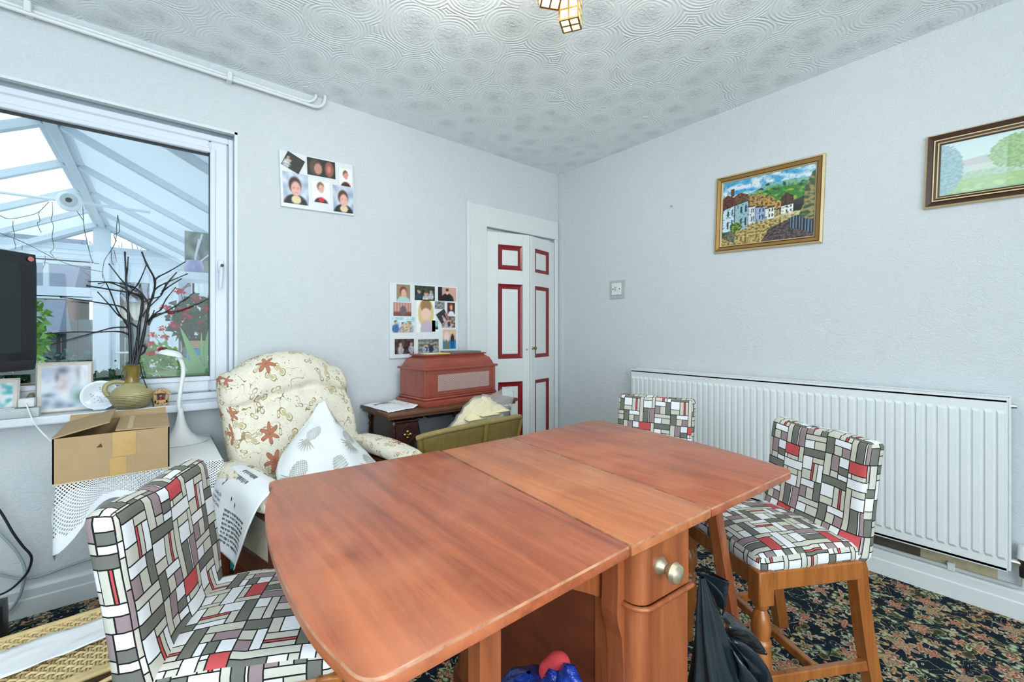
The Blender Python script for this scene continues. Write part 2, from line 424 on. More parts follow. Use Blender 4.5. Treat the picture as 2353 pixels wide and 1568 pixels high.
M_iron = plain('cast_iron', (.012, .012, .014), .4, .6)
M_card = plain('cardboard', rgb(176, 150, 114), .85, 0, .2, .1, 25, .1)
M_tape = plain('parcel_tape', rgb(190, 154, 90), .3, 0, .5, .1, 60)
M_paper = plain('white_paper', (.80, .83, .86), .7, 0, .3, .03, 10, .1)
M_cloth = plain('white_cotton', (.78, .82, .84), .9, 0, .15, .04, 20, .2)
M_ink = plain('black_ink', (.02, .02, .022), .8)
M_inkgrey = plain('grey_print', rgb(176, 176, 166), .9)
M_rattan = plain('rattan_cane', rgb(206, 184, 134), .45, 0, .4, .25, 40)
M_lamp = plain('white_lamp_plastic', (.78, .82, .84), .3)
M_cable = plain('grey_cable', rgb(158, 176, 178), .5)
M_teal = plain('teal_print', rgb(30, 168, 176), .25, 0, .5, .05, 8)
M_yel = plain('yellow_print', rgb(206, 196, 56), .4)
M_maroon = plain('maroon_print', rgb(120, 30, 70), .4)
M_glaze = plain('stoneware_neck_glaze', rgb(126, 108, 50), .15, 0, .6, .15, 30)
M_lilac = plain('lilac_glass', rgb(140, 142, 186), .15, 0, .6, .1)
M_twig = plain('black_twig', (.008, .009, .01), .45, 0, .5, .3)
M_cream = plain('cream_cloth', rgb(232, 218, 176), .9, 0, .15, .06, 30, .3)
M_greyp = plain('grey_plastic', rgb(178, 190, 194), .4)
M_leaf = plain('leaf_green', rgb(38, 80, 44), .5, 0, .4, .5, 12)
M_leaf2 = plain('bright_leaf', rgb(120, 168, 62), .5, 0, .4, .4, 12)
M_leafd = plain('dark_foliage', rgb(58, 92, 84), .7, 0, .3, .5, 6)
M_aloe = plain('aloe_skin', rgb(128, 176, 112), .4, 0, .4, .25, 14)
M_petal = plain('red_petal', rgb(206, 22, 36), .5, 0, .3, .2, 40)
M_bark = plain('bark', rgb(88, 78, 70), .9, 0, .2, .3, 14)
M_soil = plain('lawn_soil', rgb(74, 96, 60), .95, 0, .1, .5, 5)
M_slate = plain('slate_roof', rgb(110, 122, 140), .7, 0, .3, .2, 9)
M_brick = plain('far_brick', rgb(142, 112, 104), .9, 0, .2, .2, 20)
M_render = plain('pale_render', rgb(206, 206, 200), .9, 0, .2, .05, 10)
M_fence = plain('weathered_fence', rgb(96, 104, 108), .9, 0, .2, .25, 7)
M_terracotta = plain('terracotta', rgb(196, 160, 124), .8)
M_bluebox = plain('blue_box_print', rgb(60, 152, 206), .5, 0, .4, .15, 9)
M_pinkc = plain('coral_cloth', rgb(236, 84, 92), .8, 0, .2, .08, 20)
M_wire = plain('thin_wire', rgb(70, 76, 74), .6)

t = NT('stoneware'); v = t.coord(); sz = t.n('SeparateXYZ'); t.t.links.new(v, sz.inputs[0])
col = t.mix(t.noise(v, 18, 3), rgb(150, 142, 96), rgb(178, 170, 122))
band = t.m_('MULTIPLY', t.m_('GREATER_THAN', t.m_('SINE', t.m_('MULTIPLY', sz.outputs[2], 900)), .45), t.m_('LESS_THAN', sz.outputs[2], .062))
col = t.mix(t.m_('MULTIPLY', band, t.m_('ADD', .35, t.noise(v, 60, 2))), col, rgb(86, 74, 40))
col = t.mix(t.m_('GREATER_THAN', t.noise(v, 160, 2), .7), col, rgb(110, 84, 40))
t.bump(t.m_('SINE', t.m_('MULTIPLY', sz.outputs[2], 900)), .12, .002)
M_stone = t.base(col, .3, 0, .5)
t = NT('speckled_clay'); v = t.coord()
M_clay = t.base(t.mix(t.m_('GREATER_THAN', t.noise(v, 140, 3), .56), rgb(188, 156, 108), rgb(120, 84, 50)), .5); t.bump(t.noise(v, 140, 3), .5, .004)
# loom weave
t = NT('loom_weave'); uv = t.coord('UV')
ck = t.n('TexChecker'); ck.inputs['Scale'].default_value = 220; t.t.links.new(uv, ck.inputs['Vector'])
M_loom = t.base(t.mix(t.m_('ADD', t.m_('MULTIPLY', ck.outputs['Fac'], .5), t.m_('MULTIPLY', t.noise(uv, 40, 3), .5)), rgb(92, 76, 34), rgb(158, 136, 74)), .55, 0, .4)
t.bump(ck.outputs['Fac'], .4, .002)
# lace: cotton with a net of holes
t = NT('lace'); uv = t.coord('UV')
w = t.map(uv, (150, 150, 150), rot=(0, 0, .785)); fr = t.vm('FRACTION', w); sx = t.n('SeparateXYZ'); t.t.links.new(fr, sx.inputs[0])
hol = t.m_('MULTIPLY', t.m_('COMPARE', sx.outputs[0], .5, .3), t.m_('COMPARE', sx.outputs[1], .5, .3))
sy = t.n('SeparateXYZ'); t.t.links.new(uv, sy.inputs[0])
zone = t.m_('MULTIPLY', t.m_('LESS_THAN', sy.outputs[2], .5), t.m_('GREATER_THAN', t.m_('ADD', t.m_('MULTIPLY', t.noise(uv, 14, 3), .10), sy.outputs[1]), .085))
hol = t.m_('MULTIPLY', hol, zone)
t.base((.78, .82, .85), .9, 0, .15); t.set(t.b.inputs['Alpha'], t.m_('SUBTRACT', 1.0, hol))
M_lace = t.m
# vertex-colour prints
def printmat(name, rough, coat=0):
    t = NT(name); a = t.n('VertexColor'); a.layer_name = 'Col'; return t.base(a.outputs[0], rough, 0, .4, coat)
M_print = printmat('photo_print', .5); M_oil = printmat('painted_canvas', .45, .15); M_plateprint = printmat('glazed_print', .2)
# window glass, plastic film, bin bag
def glass(name, tint=(1, 1, 1), ior=1.45, rough=0.0):
    t = NT(name); tr = t.n('BsdfTransparent'); gl = t.n('BsdfGlossy'); mx = t.n('MixShader'); fz = t.n('LayerWeight'); fr_ = t.m_('ADD', t.m_('MULTIPLY', t.m_('POWER', fz.outputs[1], 5.0), .7), .4 * (ior - 1) ** 2 / (ior + 1) ** 2); tr.inputs[0].default_value = (*tint, 1); gl.inputs['Roughness'].default_value = rough
    t.t.links.new(fr_, mx.inputs[0]); t.t.links.new(tr.outputs[0], mx.inputs[1]); t.t.links.new(gl.outputs[0], mx.inputs[2])
    t.t.links.new(mx.outputs[0], t.o.inputs[0]); return t.m
M_glass = glass('window_glass', (.97, .99, .99), 1.45)
M_roofglass = glass('roof_glass', (.9, .95, .95), 1.3)
t = NT('clear_film'); tr = t.n('BsdfTransparent'); mx = t.n('MixShader')
mx.inputs[0].default_value = .2; t.base((.75, .8, .8), .25); t.bump(t.noise(t.coord(), 30, 3), .5, .01)
t.t.links.new(tr.outputs[0], mx.inputs[1]); t.t.links.new(t.b.outputs[0], mx.inputs[2]); t.t.links.new(mx.outputs[0], t.o.inputs[0]); M_film = t.m
t = NT('bin_bag_film'); v = t.coord()
t.bump(t.noise(t.map(v, (9, 9, 3.5)), 1.1, 1, .4, 1.0), .45, .05); M_bag = t.base((.014, .024, .032), .17, 0, .7)
t = NT('blue_bag_film'); v = t.coord(); t.bump(t.noise(v, 24, 4, .6, 1), .6, .02); M_bluebag = t.base(rgb(18, 60, 160), .25, 0, .6)
t = NT('roof_panel_white'); t.base((.72, .79, .83), .5); tl_ = t.n('BsdfTranslucent'); tl_.inputs[0].default_value = (.85, .9, .93, 1); mx = t.n('MixShader'); mx.inputs[0].default_value = .55
t.t.links.new(t.b.outputs[0], mx.inputs[1]); t.t.links.new(tl_.outputs[0], mx.inputs[2]); t.t.links.new(mx.outputs[0], t.o.inputs[0]); M_panel = t.m
t = NT('shell_pane'); t.base(rgb(240, 226, 196), .4); t.b.inputs['Emission Color'].default_value = (1, .86, .62, 1); t.b.inputs['Emission Strength'].default_value = .9; M_shell = t.m

# ================================================================== SETTING
X1, Y1, X0, Y0, H = 2.63, 2.571, -1.75, -1.9, 2.45
struct(MB().b2((X0 - .2, Y0 - .2, -.1), (X1 + .2, Y1 + .02, 0)), 'floor', M_carpet)
struct(MB().b2((X0 - .2, Y0 - .2, H), (X1 + .2, Y1 + .3, H + .1)), 'ceiling', M_ceil)
struct(MB().b2((X1, Y0 - .2, 0), (X1 + .15, Y1 + .3, H)), 'wall_right', M_wall)
WX0, WX1, WZ0, WZ1 = -1.1, .323, .77, 2.138      # window opening
DX0, DX1, DZ1 = 1.872, 2.585, 1.90               # cupboard door opening
m = MB(); ya, yb = Y1, Y1 + .28
m.b2((X0 - .2, ya, 0), (WX0, yb, H)); m.b2((WX0, ya, 0), (WX1, yb, WZ0)); m.b2((WX0, ya, WZ1), (WX1, yb, H))
m.b2((WX1, ya, 0), (DX0, yb, H)); m.b2((DX0, ya, DZ1), (DX1, yb, H)); m.b2((DX1, ya, 0), (X1, yb, H))
struct(m, 'wall_back', M_wall)
m = MB(); m.b2((DX0 - .06, yb, 0), (DX0, yb + .5, H)); m.b2((DX1, yb, 0), (DX1 + .06, yb + .5, H)); m.b2((DX0 - .06, yb + .5, 0), (DX1 + .06, yb + .56, H))
m.b2((DX0 - .06, yb, H), (DX1 + .06, yb + .56, H + .05)); m.b2((DX0 - .06, yb, -.05), (DX1 + .06, yb + .56, 0))
struct(m, 'wall_alcove', M_shade)  # cupboard walls coloured black for the shade inside
m = MB(); a0, a1, c0, c1 = -1.57, .77, .06, 2.16    # rear wall; its unseen window opening is added for fill light
m.b2((X0, Y0 - .15, 0), (a0, Y0, H)); m.b2((a1, Y0 - .15, 0), (X1, Y0, H)); m.b2((a0, Y0 - .15, 0), (a1, Y0, c0)); m.b2((a0, Y0 - .15, c1), (a1, Y0, H))
struct(m, 'wall_front', M_wall)
m = MB(); m.b2((X0 - .2, Y0, 0), (X0, -1.25, H)); m.b2((X0 - .2, .55, 0), (X0, Y1, H)); m.b2((X0 - .2, -1.25, 0), (X0, .55, .74)); m.b2((X0 - .2, -1.25, 2.16), (X0, .55, H))  # opening in the unseen left wall, added for the side fill
struct(m, 'wall_left', M_wall)
def added_window(name, f):
    m = MB(); w = .06
    L = f['L']
    for p, q in (((-L, 0), (-L + w, f['h'])), ((L - w, 0), (L, f['h'])), ((-L, 0), (L, w)), ((-L, f['h'] - w), (L, f['h'])), ((-w / 2, 0), (w / 2, f['h']))):
        m.b2((p[0], -.03, p[1]), (q[0], .03, q[1]))
    m.xf(f['M']); struct(m, name, M_upvc)
added_window('added_window_rear', dict(L=1.17, h=2.10, M=Matrix.Translation((-.40, Y0 - .08, .06))))  # unseen frame added around the rear fill light
added_window('added_window_side', dict(L=.9, h=1.42, M=Matrix.Translation((X0 - .1, -.35, .74)) @ Matrix.Rotation(PI / 2, 4, 'Z')))  # unseen frame added around the side fill light
# skirting boards: moulded profile
def skirt(name, p, q, nrm, par=None):
    prof = [(0, 0), (.018, 0), (.018, .066), (.014, .072), (.014, .104), (.008, .114), (0, .118)]
    p = Vector(p); q = Vector(q); n = Vector(nrm)
    o = struct(MB().prism(prof, lambda a, b: p + n * a + Vector((0, 0, b)), lambda a, b: q + n * a + Vector((0, 0, b))), name, M_white)
    return fixn(o)
skirt('baseboard_right', (X1, Y0, 0), (X1, Y1, 0), (-1, 0, 0))
skirt('baseboard_back', (X0, Y1, 0), (1.699, Y1, 0), (0, -1, 0))
skirt('baseboard_left', (X0, Y0, 0), (X0, Y1, 0), (1, 0, 0))

# ---- window 1
m = MB(); yf = Y1 + .03; o_ = (WX0, .80, WX1 - .012, 2.108); s_ = (-.56, .84, .285, 2.075); g_ = (-.49, .915, .211, 2.013)
def ringbox(m, o, i, y0, y1, bev=.004):
    m.b2((o[0], y0, o[1]), (i[0], y1, o[3]), bev); m.b2((i[2], y0, o[1]), (o[2], y1, o[3]), bev)
    m.b2((i[0], y0, o[1]), (i[2], y1, i[1]), bev); m.b2((i[0], y0, i[3]), (i[2], y1, o[3]), bev)
    return m
win = thing('window_1', '', '', (0, 0, 0)); del win['label']; del win['category']; win['kind'] = 'structure'
m = MB(); ringbox(m, o_, (-1.058, s_[1] - .003, s_[2] + .003, s_[3] + .003), yf, yf + .07)
m.b2((-.62, yf, .836), (-.563, yf + .07, 2.079)); m.build('window_frame', M_upvc, win)
m = MB(); ringbox(m, s_, g_, yf - .012, yf + .055, .008)
ringbox(m, (g_[0] - .022, g_[1] - .022, g_[2] + .022, g_[3] + .022), g_, yf - .02, yf - .01, .003)
m.build('sash', M_upvc, win)
m = MB(); ringbox(m, (-1.056, .84, -.622, 2.075), (-1.0, .915, -.68, 2.013), yf - .012, yf + .055, .005); m.build('sash', M_upvc, win)
MB().b2((g_[0] - .01, yf + .02, g_[1] - .01), (g_[2] + .01, yf + .026, g_[3] + .01)).build('pane', M_glass, win)
MB().b2((-1.01, yf + .02, .9), (-.67, yf + .026, 2.02)).build('pane', M_glass, win)
m = MB(); ringbox(m, (g_[0] - .002, g_[1] - .002, g_[2] + .002, g_[3] + .002), (g_[0] + .004, g_[1] + .004, g_[2] - .004, g_[3] - .009), yf + .004, yf + .02, 0)
m.build('gasket', M_black, win)
h = at(507, 612, y=yf - .02)
hd = MB().rounded((.026, .016, .06), .007, (3, 2, 4), c=(h.x, yf - .02, h.z)).build('handle', M_upvc, win, 40)
hm = MB().tube([(h.x, yf - .03, h.z - .005), (h.x, yf - .05, h.z - .012), (h.x - .002, yf - .052, h.z - .06), (h.x - .004, yf - .048, h.z - .115)], [.007, .0085, .009, .007], 8).build('lever', M_upvc, hd, 50)
MB().lathe([(0, 0), (.0075, .001), (.0075, .006)], (h.x + .003, yf - .052, h.z), 12, Matrix.Rotation(PI / 2, 4, 'X')).build('keyhole', M_black, hd)
# plaster reveal bead and sill
m = MB(); m.b2((WX0, Y1 - .002, WZ1 - .012), (WX1, yf, WZ1)); m.b2((WX1 - .012, Y1 - .002, .80), (WX1, yf, WZ1)); struct(m, 'trim_1', M_white)
m = MB(); m.b2((X0, 2.47, .768), (WX1 + .06, 2.60, .802), .006, seg=2); struct(m, 'trim_2', M_upvc)
# ---- cupboard door with two folding leaves
m = MB(); m.b2((1.699, Y1 - .02, 0), (1.872, Y1, 2.053), .004); m.b2((1.872, Y1 - .02, 1.90), (2.612, Y1, 2.053), .004); m.b2((2.575, Y1 - .02, 0), (2.612, Y1, 1.90), .004)
m.b2((1.699, Y1 - .03, 0), (1.722, Y1 - .018, 2.053), .004); m.b2((1.872, Y1 + .03, 1.875), (2.575, Y1 + .06, 1.90)); struct(m, 'trim_3', M_door)
m = MB(); m.b2((X1 - .010, 2.512, 0), (X1, Y1, H)); m.b2((X1 - .03, Y1 - .014, 2.053), (X1 - .012, Y1, H)); struct(m, 'trim_4', M_wall)
door = thing('door_1', '', '', (0, 0, 0)); del door['label']; del door['category']; door['kind'] = 'structure'
def leaf(p, q, fr, names):
    p = Vector((*p, 0)); q = Vector((*q, 0)); d = q - p; L = d.length; ux = d.normalized(); nn = Vector((ux.y, -ux.x, 0))
    M = Matrix.Translation(p) @ Matrix((ux, -nn, Vector((0, 0, 1)))).transposed().to_4x4()
    lf = MB(); a, b = fr[0] * L, fr[1] * L; zs = [(.16, .755), (.93, 1.488), (1.595, 1.78)]
    t_ = .032
    lf.b2((0, 0, .01), (a, t_, 1.871), .003); lf.b2((b, 0, .01), (L, t_, 1.871), .003)
    zz = [.01] + [z for pr in zs for z in pr] + [1.871]
    for i in range(0, len(zz), 2): lf.b2((a - .002, .0, zz[i]), (b + .002, t_, zz[i + 1]), .002)
    lf.xf(M); L_ = lf.build('door_leaf', M_door, door)
    for (z0, z1) in zs:
        w = .036 * (1 if names else .8)
        pm = MB().b2((a + w * .8, .012, z0 + w * .8), (b - w * .8, .028, z1 - w * .8)); pm.xf(M); pm.build('panel', M_door, L_)
        r = MB(); o = [(a, z0), (b, z0), (b, z1), (a, z1)]; i_ = [(a + w, z0 + w), (b - w, z0 + w), (b - w, z1 - w), (a + w, z1 - w)]
        for k in range(4):
            j = (k + 1) % 4
            A, B, Cq, Dq = o[k], o[j], i_[j], i_[k]
            mid = lambda e, f: ((e[0] * .55 + f[0] * .45), (e[1] * .55 + f[1] * .45))
            E1, E2 = mid(A, Dq), mid(B, Cq)
            vs = [(A[0], .001, A[1]), (B[0], .001, B[1]), (E2[0], .009, E2[1]), (E1[0], .009, E1[1]), (Cq[0], .0115, Cq[1]), (Dq[0], .0115, Dq[1])]
            r.add(vs, [(0, 1, 2, 3), (3, 2, 4, 5)])
        r.xf(M); r.build('panel_moulding', M_red, L_)
    return L_, M
pm_ = (2.219, 2.47); LA, MA = leaf((1.874, 2.56), (pm_[0] - .004, pm_[1]), (.26, .83), True)
LB, MB_ = leaf((pm_[0] + .012, pm_[1] + .003), (2.565, 2.555), (.17, .76), False)
k = MB().lathe([(0, 0), (.012, 0), (.010, .004), (.005, .008), (.005, .018), (.013, .022), (.014, .03), (.008, .035), (0, .036)], (0, 0, 0), 14, Matrix.Rotation(PI / 2, 4, 'X'))
k.xf(MB_ @ Matrix.Translation((.022, 0, 1.005))); k.build('knob', M_brass, LB, 50)
k = MB().lathe([(0, 0), (.009, 0), (.008, .006), (0, .008)], (0, 0, 0), 12, Matrix.Rotation(PI / 2, 4, 'X')); k.xf(MA @ Matrix.Translation((.325, 0, .998))); k.build('finger_catch', M_chrome, LA, 50)

# ================================================================== CONSERVATORY AND GARDEN
YC, XR, ZA, ZE, SL = 7.4, -.50, 2.49, 1.99, .52
XE0, XE1 = -1.46, .46; ZF = -.18; YH = Y1 + .28
struct(MB().b2((XE0 - .1, YH, ZF - .1), (XE1 + .1, YC + .1, ZF)), 'floor_conservatory', M_render)
def slopez(x): return ZA - SL * abs(x - XR)
roof = thing('ceiling_conservatory', '', ''); del roof['label']; del roof['category']; roof['kind'] = 'structure'
MB().b2((XR - .075, YH, ZA - .05), (XR + .075, YC, ZA + .04), .01).build('ridge_beam', M_upvc, roof)
MB().b2((XR - .03, YH, ZA - .075), (XR + .03, YC, ZA - .05), .005).build('ridge_cover', M_upvc, roof)
ysb = [3.08, 3.95, 4.82, 5.68, 6.52, 7.33]
for sx_, xe in ((-1, XE0), (1, XE1)):
    for yy in ysb:
        MB().bar((XR + sx_ * .05, yy, slopez(XR + .05) - .02), (xe, yy, slopez(xe) - .02), .055, .05).build('glazing_bar', M_upvc, roof)
    yp = [YH] + ysb + [YC]
    for i in range(len(yp) - 1):
        m = MB(); a, b = XR + sx_ * .05, xe
        m.add([(a, yp[i], slopez(a)), (a, yp[i + 1], slopez(a)), (b, yp[i + 1], slopez(b)), (b, yp[i], slopez(b))], [(0, 1, 2, 3)])
        m.prism([(0, 0)], lambda p, q: (0, 0, 0), lambda p, q: (0, 0, 0)) if False else None
        o = m.build('roof_panel', M_roofglass if sx_ < 0 else M_panel, roof)
        md = o.modifiers.new('solid', 'SOLIDIFY'); md.thickness = .016
    MB().b2((xe - .05, YH, ZE - .12), (xe + .05, YC, ZE + .0), .01).build('eaves_beam', M_upvc, roof)
# side walls
for nm, xe in (('wall_conservatory_left', XE0), ('wall_conservatory_right', XE1)):
    m = MB(); m.b2((xe - .06, YH, ZF), (xe + .06, YC, .62)); w_ = struct(m, nm, M_render)
    ys = [YH + .03] + [YH + (YC - YH) * i / 5 for i in range(1, 5)] + [YC - .04]
    for yy in ys: MB().b2((xe - .04, yy - .045, .62), (xe + .04, yy + .045, ZE - .1), .006).build('window_post', M_upvc, w_)
    MB().b2((xe - .05, YH, .60), (xe + .05, YC, .68), .006).build('window_rail', M_upvc, w_)
    MB().b2((xe - .035, YH, 1.52), (xe + .035, YC, 1.58), .006).build('window_rail', M_upvc, w_)
    for i in range(5): MB().b2((xe - .006, ys[i] + .04, .67), (xe + .006, ys[i + 1] - .04, ZE - .11)).build('pane', M_roofglass, w_)
# gable end
g = MB(); yg0, yg1 = YC - .04, YC + .04; Zt = 2.19
def beam(m, p, q, w=.09): m.bar((p[0], YC, p[1]), (q[0], YC, q[1]), w, .08, up=(0, 1, 0))
g.b2((XE0, yg0, Zt - .22), (XE1, yg1, Zt)); g.b2((XR - .08, yg0 - .02, ZF), (XR + .08, yg1, ZA), .004)
gab = struct(g, 'wall_gable', M_upvc)
for sx_, xe in ((-1, XE0), (1, XE1)):
    MB().bar((XR, YC, ZA - .02), (xe, YC, slopez(xe) - .02), .08, .10, up=(0, 1, 0)).build('gable_rafter', M_upvc, gab)
    MB().b2((xe - .06, yg0, ZF), (xe + .06, yg1, ZE)).build('corner_post', M_upvc, gab)
    a = XR + sx_ * .08; b = XR + sx_ * .56
    MB().prism([(a, Zt), (b, Zt), (a, slopez(a) - .06)], lambda x, z: (x, YC - .005, z), lambda x, z: (x, YC + .005, z)).build('pane', M_glass, gab)
for zz in (Zt - .06, Zt - .11, Zt - .17): MB().b2((XE0, yg0 - .012, zz - .012), (XE1, yg0, zz + .012)).build('moulding', M_upvc, gab)
# left windows of the gable
m = MB(); ringbox(m, (XE0, 1.54, XR - .06, 1.99), (-1.36, 1.665, -.60, 1.93), yg0, yg1); ringbox(m, (XE0, .68, XR - .06, 1.56), (-1.36, .76, -.585, 1.52), yg0, yg1)
struct(m, 'window_4', M_upvc)
w4 = bpy.data.objects['window_4']; MB().b2((-1.37, YC - .004, .75), (-.575, YC + .004, 1.94)).build('pane', M_glass, w4)
MB().b2((-1.0, yg0, 1.66), (-.96, yg1, 1.94)).build('glazing_bar', M_upvc, w4)
struct(MB().b2((XE0, yg0, ZF), (XR, yg1, .69)), 'wall_gable_base', M_render)
m = MB(); ringbox(m, (XR + .0, ZF, .18, 1.97), (-.34, .12, -.05, 1.76), yg0 - .01, yg1, .006); d2 = struct(m, 'door_2', M_upvc)
MB().b2((-.35, YC - .004, .11), (-.04, YC + .004, 1.77)).build('pane', M_glass, d2)
MB().b2((-.33, yg0 - .02, 1.84), (-.22, yg0 - .008, 1.91)).build('trickle_vent', M_glass, d2)
hq = at(268, 811, y=yg0 - .03)
hl = MB().b2((hq.x - .03, yg0 - .03, hq.z - .16), (hq.x + .01, yg0 - .012, hq.z + .05), .004).build('handle_plate', M_upvc, d2)
MB().tube([(hq.x - .01, yg0 - .03, hq.z), (hq.x - .01, yg0 - .07, hq.z), (hq.x + .12, yg0 - .07, hq.z)], .012, 8).build('lever', M_upvc, hl, 50)
MB().lathe([(0, 0), (.012, .001), (.012, .004)], (hq.x - .01, yg0 - .028, hq.z - .1), 10, Matrix.Rotation(PI / 2, 4, 'X')).build('keyhole', M_black, hl)
m = MB(); ringbox(m, (.18, .68, XE1, 1.97), (.25, .76, XE1 - .07, 1.9), yg0, yg1); w5 = struct(m, 'window_5', M_upvc)
MB().b2((.24, YC - .004, .75), (XE1 - .06, YC + .004, 1.91)).build('pane', M_glass, w5)
struct(MB().b2((.18, yg0, ZF), (XE1, yg1, .69)), 'wall_gable_side', M_render)
# tie bar with round lamp
p0 = at(0, 444, y=5.2); p1 = at(300, 480, y=5.2); zt = (p0.z + p1.z) / 2
t_ = thing('tie_bar', 'thin white metal bar spanning under the conservatory roof', 'bar', (XR, 5.2, zt))
MB((XR, 5.2, zt)).tube([(XR - .47, 5.2, zt), (XR + .47, 5.2, zt)], .012, 8).build('bar', M_upvc, t_)
dl = at(160, 463, y=5.1)
t_ = thing('drum_lamp', 'round white lamp hung on the bar under the conservatory ridge', 'lamp', dl)
MB().lathe([(0, -.05), (.05, -.05), (.078, -.03), (.078, .03), (.05, .045), (0, .045)], (0, 0, 0), 24, Matrix.Rotation(PI / 2, 4, 'X')).build('lamp_body', M_lamp, t_, 40)
MB().lathe([(.02, 0), (.05, .008), (.055, .0), ], (0, -.052, 0), 20, Matrix.Rotation(PI / 2, 4, 'X')).build('lens_ring', M_greyp, t_, 40)
# string of small lights
t_ = thing('string_lights', 'dark wire of drooping icicle lights strung across the conservatory gable', 'string lights', at(235, 600, y=6.3))
o3 = t_.location
def wires(name, lists, y, r=.0035):
    for pts in lists:
        MB(o3).tube(bez([at(px, py, y=y) for px, py in pts], 5), r, 5).build(name, M_wire, t_)
wires('main_wire', [[(-40, 522), (0, 536), (60, 560), (150, 605), (235, 625)], [(-40, 480), (0, 496), (22, 503), (60, 497), (88, 488), (112, 464)], [(190, 470), (193, 520), (200, 555), (212, 600), (228, 606)], [(174, 481), (190, 505)], [(272, 480), (268, 520), (264, 560), (240, 600), (235, 640)], [(268, 482), (275, 530), (262, 540), (268, 555)]], 6.3)
wires('light_drop', [[(120, 464), (121, 490), (118, 505), (123, 520), (120, 545), (124, 570), (116, 580), (124, 590)], [(112, 465), (90, 488), (92, 508), (86, 512), (90, 525), (95, 535)], [(30, 508), (30, 525), (34, 540), (32, 550), (36, 565), (35, 572)], [(104, 588), (103, 605), (98, 618)], [(255, 575), (257, 600), (262, 610)], [(262, 575), (268, 602)], [(235, 625), (240, 650), (230, 660)], [(51, 564), (51, 575)]], 6.3, .0028)

# shelf bench for plants just outside the window
t_ = thing('plant_bench', 'long white bench of potted plants below the conservatory side of the window', 'bench', (-.3, 3.3, ZF))
m = MB((-.3, 3.3, ZF)); m.b2((-1.35, YH + .03, .80), (.38, 3.75, .835), .004).build('bench_top', M_upvc, t_)
for x in (-1.3, .33):
    for y in (YH + .08, 3.7): MB((-.3, 3.3, ZF)).b2((x - .025, y - .025, ZF), (x + .025, y + .025, .80)).build('leg', M_upvc, t_)
BZ = .835
def pot(name, c, r, h, mat, par):
    return MB().lathe([(0, 0), (r * .72, 0), (r * .95, h * .8), (r * 1.05, h * .82), (r * 1.05, h), (r * .92, h), (r * .9, h * .9), (0, h * .88)], c, 20).build(name, mat, par, 40)
def leaves(name, mat, par, pts, size, asp=.55, seed=1, droop=.3):
    rn = random.Random(seed); m = MB()
    for p in pts:
        L = size * rn.uniform(.7, 1.3); d = Vector((rn.uniform(-1, 1), rn.uniform(-1, 1), rn.uniform(-.4, .8))).normalized()
        sd = d.cross(Vector((rn.uniform(-1, 1), rn.uniform(-1, 1), rn.uniform(-1, 1)))).normalized() * L * asp * .5
        p = Vector(p); a = p + d * L * .5 + Vector((0, 0, L * .08)); b = p + d * L - Vector((0, 0, L * droop))
        m.add([p, a + sd, b, a - sd], [(0, 1, 2), (0, 2, 3)])
    return m.build(name, mat, par, kind='stuff')
def cloud(c, r, n, seed):
    rn = random.Random(seed); out = []
    while len(out) < n:
        q = Vector((rn.uniform(-1, 1), rn.uniform(-1, 1), rn.uniform(-1, 1)))
        if .3 < q.length < 1: out.append(Vector(c) + Vector((q.x * r[0], q.y * r[1], q.z * r[2])))
    return out
# aloe
ab = at(462, 866, y=3.0); ab.z = BZ
t_ = thing('aloe_plant', 'spiky green aloe in a low pot behind the window pane', 'plant', ab)
pot('pot', (0, 0, 0), .06, .055, M_terracotta, t_)
for k, tgt in enumerate([(414, 752), (463, 764), (484, 742), (334, 857), (366, 845), (372, 786), (500, 800), (434, 800)]):
    q = at(*tgt, y=3.0 + (-.05, .02, .05, .0, -.04, .08, .03, .1)[k]) - ab; b = Vector((0, 0, .055)); n_ = 8
    mid = (b + q) * .5 + Vector((-q.x * .12, 0, -.03 if q.z > .15 else -.01)); W = (.03, .016, .022, .02, .014, .026, .02, .012)[k]
    vs = []; fs = []
    for i in range(n_ + 1):
        u = i / n_; p = b * (1 - u) ** 2 + mid * 2 * u * (1 - u) + q * u * u; w = W * (1 - u) ** .8 + .0012
        d = (q - b).normalized(); sd = d.cross(Vector((0, -1, 0))).normalized()
        vs += [p - sd * w + Vector((0, -w * .35, 0)), p + Vector((0, w * .15, 0)), p + sd * w + Vector((0, -w * .35, 0)), p + Vector((0, w * .75, 0))]
    for i in range(n_):
        for j in range(4): fs.append((i * 4 + j, i * 4 + (j + 1) % 4, i * 4 + 4 + (j + 1) % 4, i * 4 + 4 + j))
    fs.append((n_ * 4, n_ * 4 + 1, n_ * 4 + 2, n_ * 4 + 3)); fixn(MB().add(vs, fs).build('leaf', M_aloe, t_, 60))
# geranium in a blue printed box
gb = at(472, 815, y=3.5); gb.z = BZ
t_ = thing('planter_box', 'blue printed box with a tan rim standing behind the aloe', 'box', gb)
MB().box((0, 0, .095), (.19, .16, .19), bev=.004).build('box_body', M_bluebox, t_)
MB().box((0, 0, .215), (.2, .17, .05), bev=.004).build('rim', M_terracotta, t_)
MB().box((-.01, -.081, .09), (.14, .003, .1)).build('white_label', M_paper, t_)
for i in range(4): MB().box((-.02 + .01 * (i % 2), -.0835, .125 - i * .018), (.09 - .02 * (i % 2), .002, .005)).build('label_stripe', M_bluebox, t_)
gc = Vector((gb.x - .02, gb.y, 0))
t_ = thing('geranium', 'bushy green geranium with red flower heads growing from the blue box', 'plant', (gb.x, gb.y, BZ + .2))
leaves('foliage', M_leaf, t_, cloud((-.03, 0, .17), (.16, .13, .17), 460, 4), .05, .9, 5)
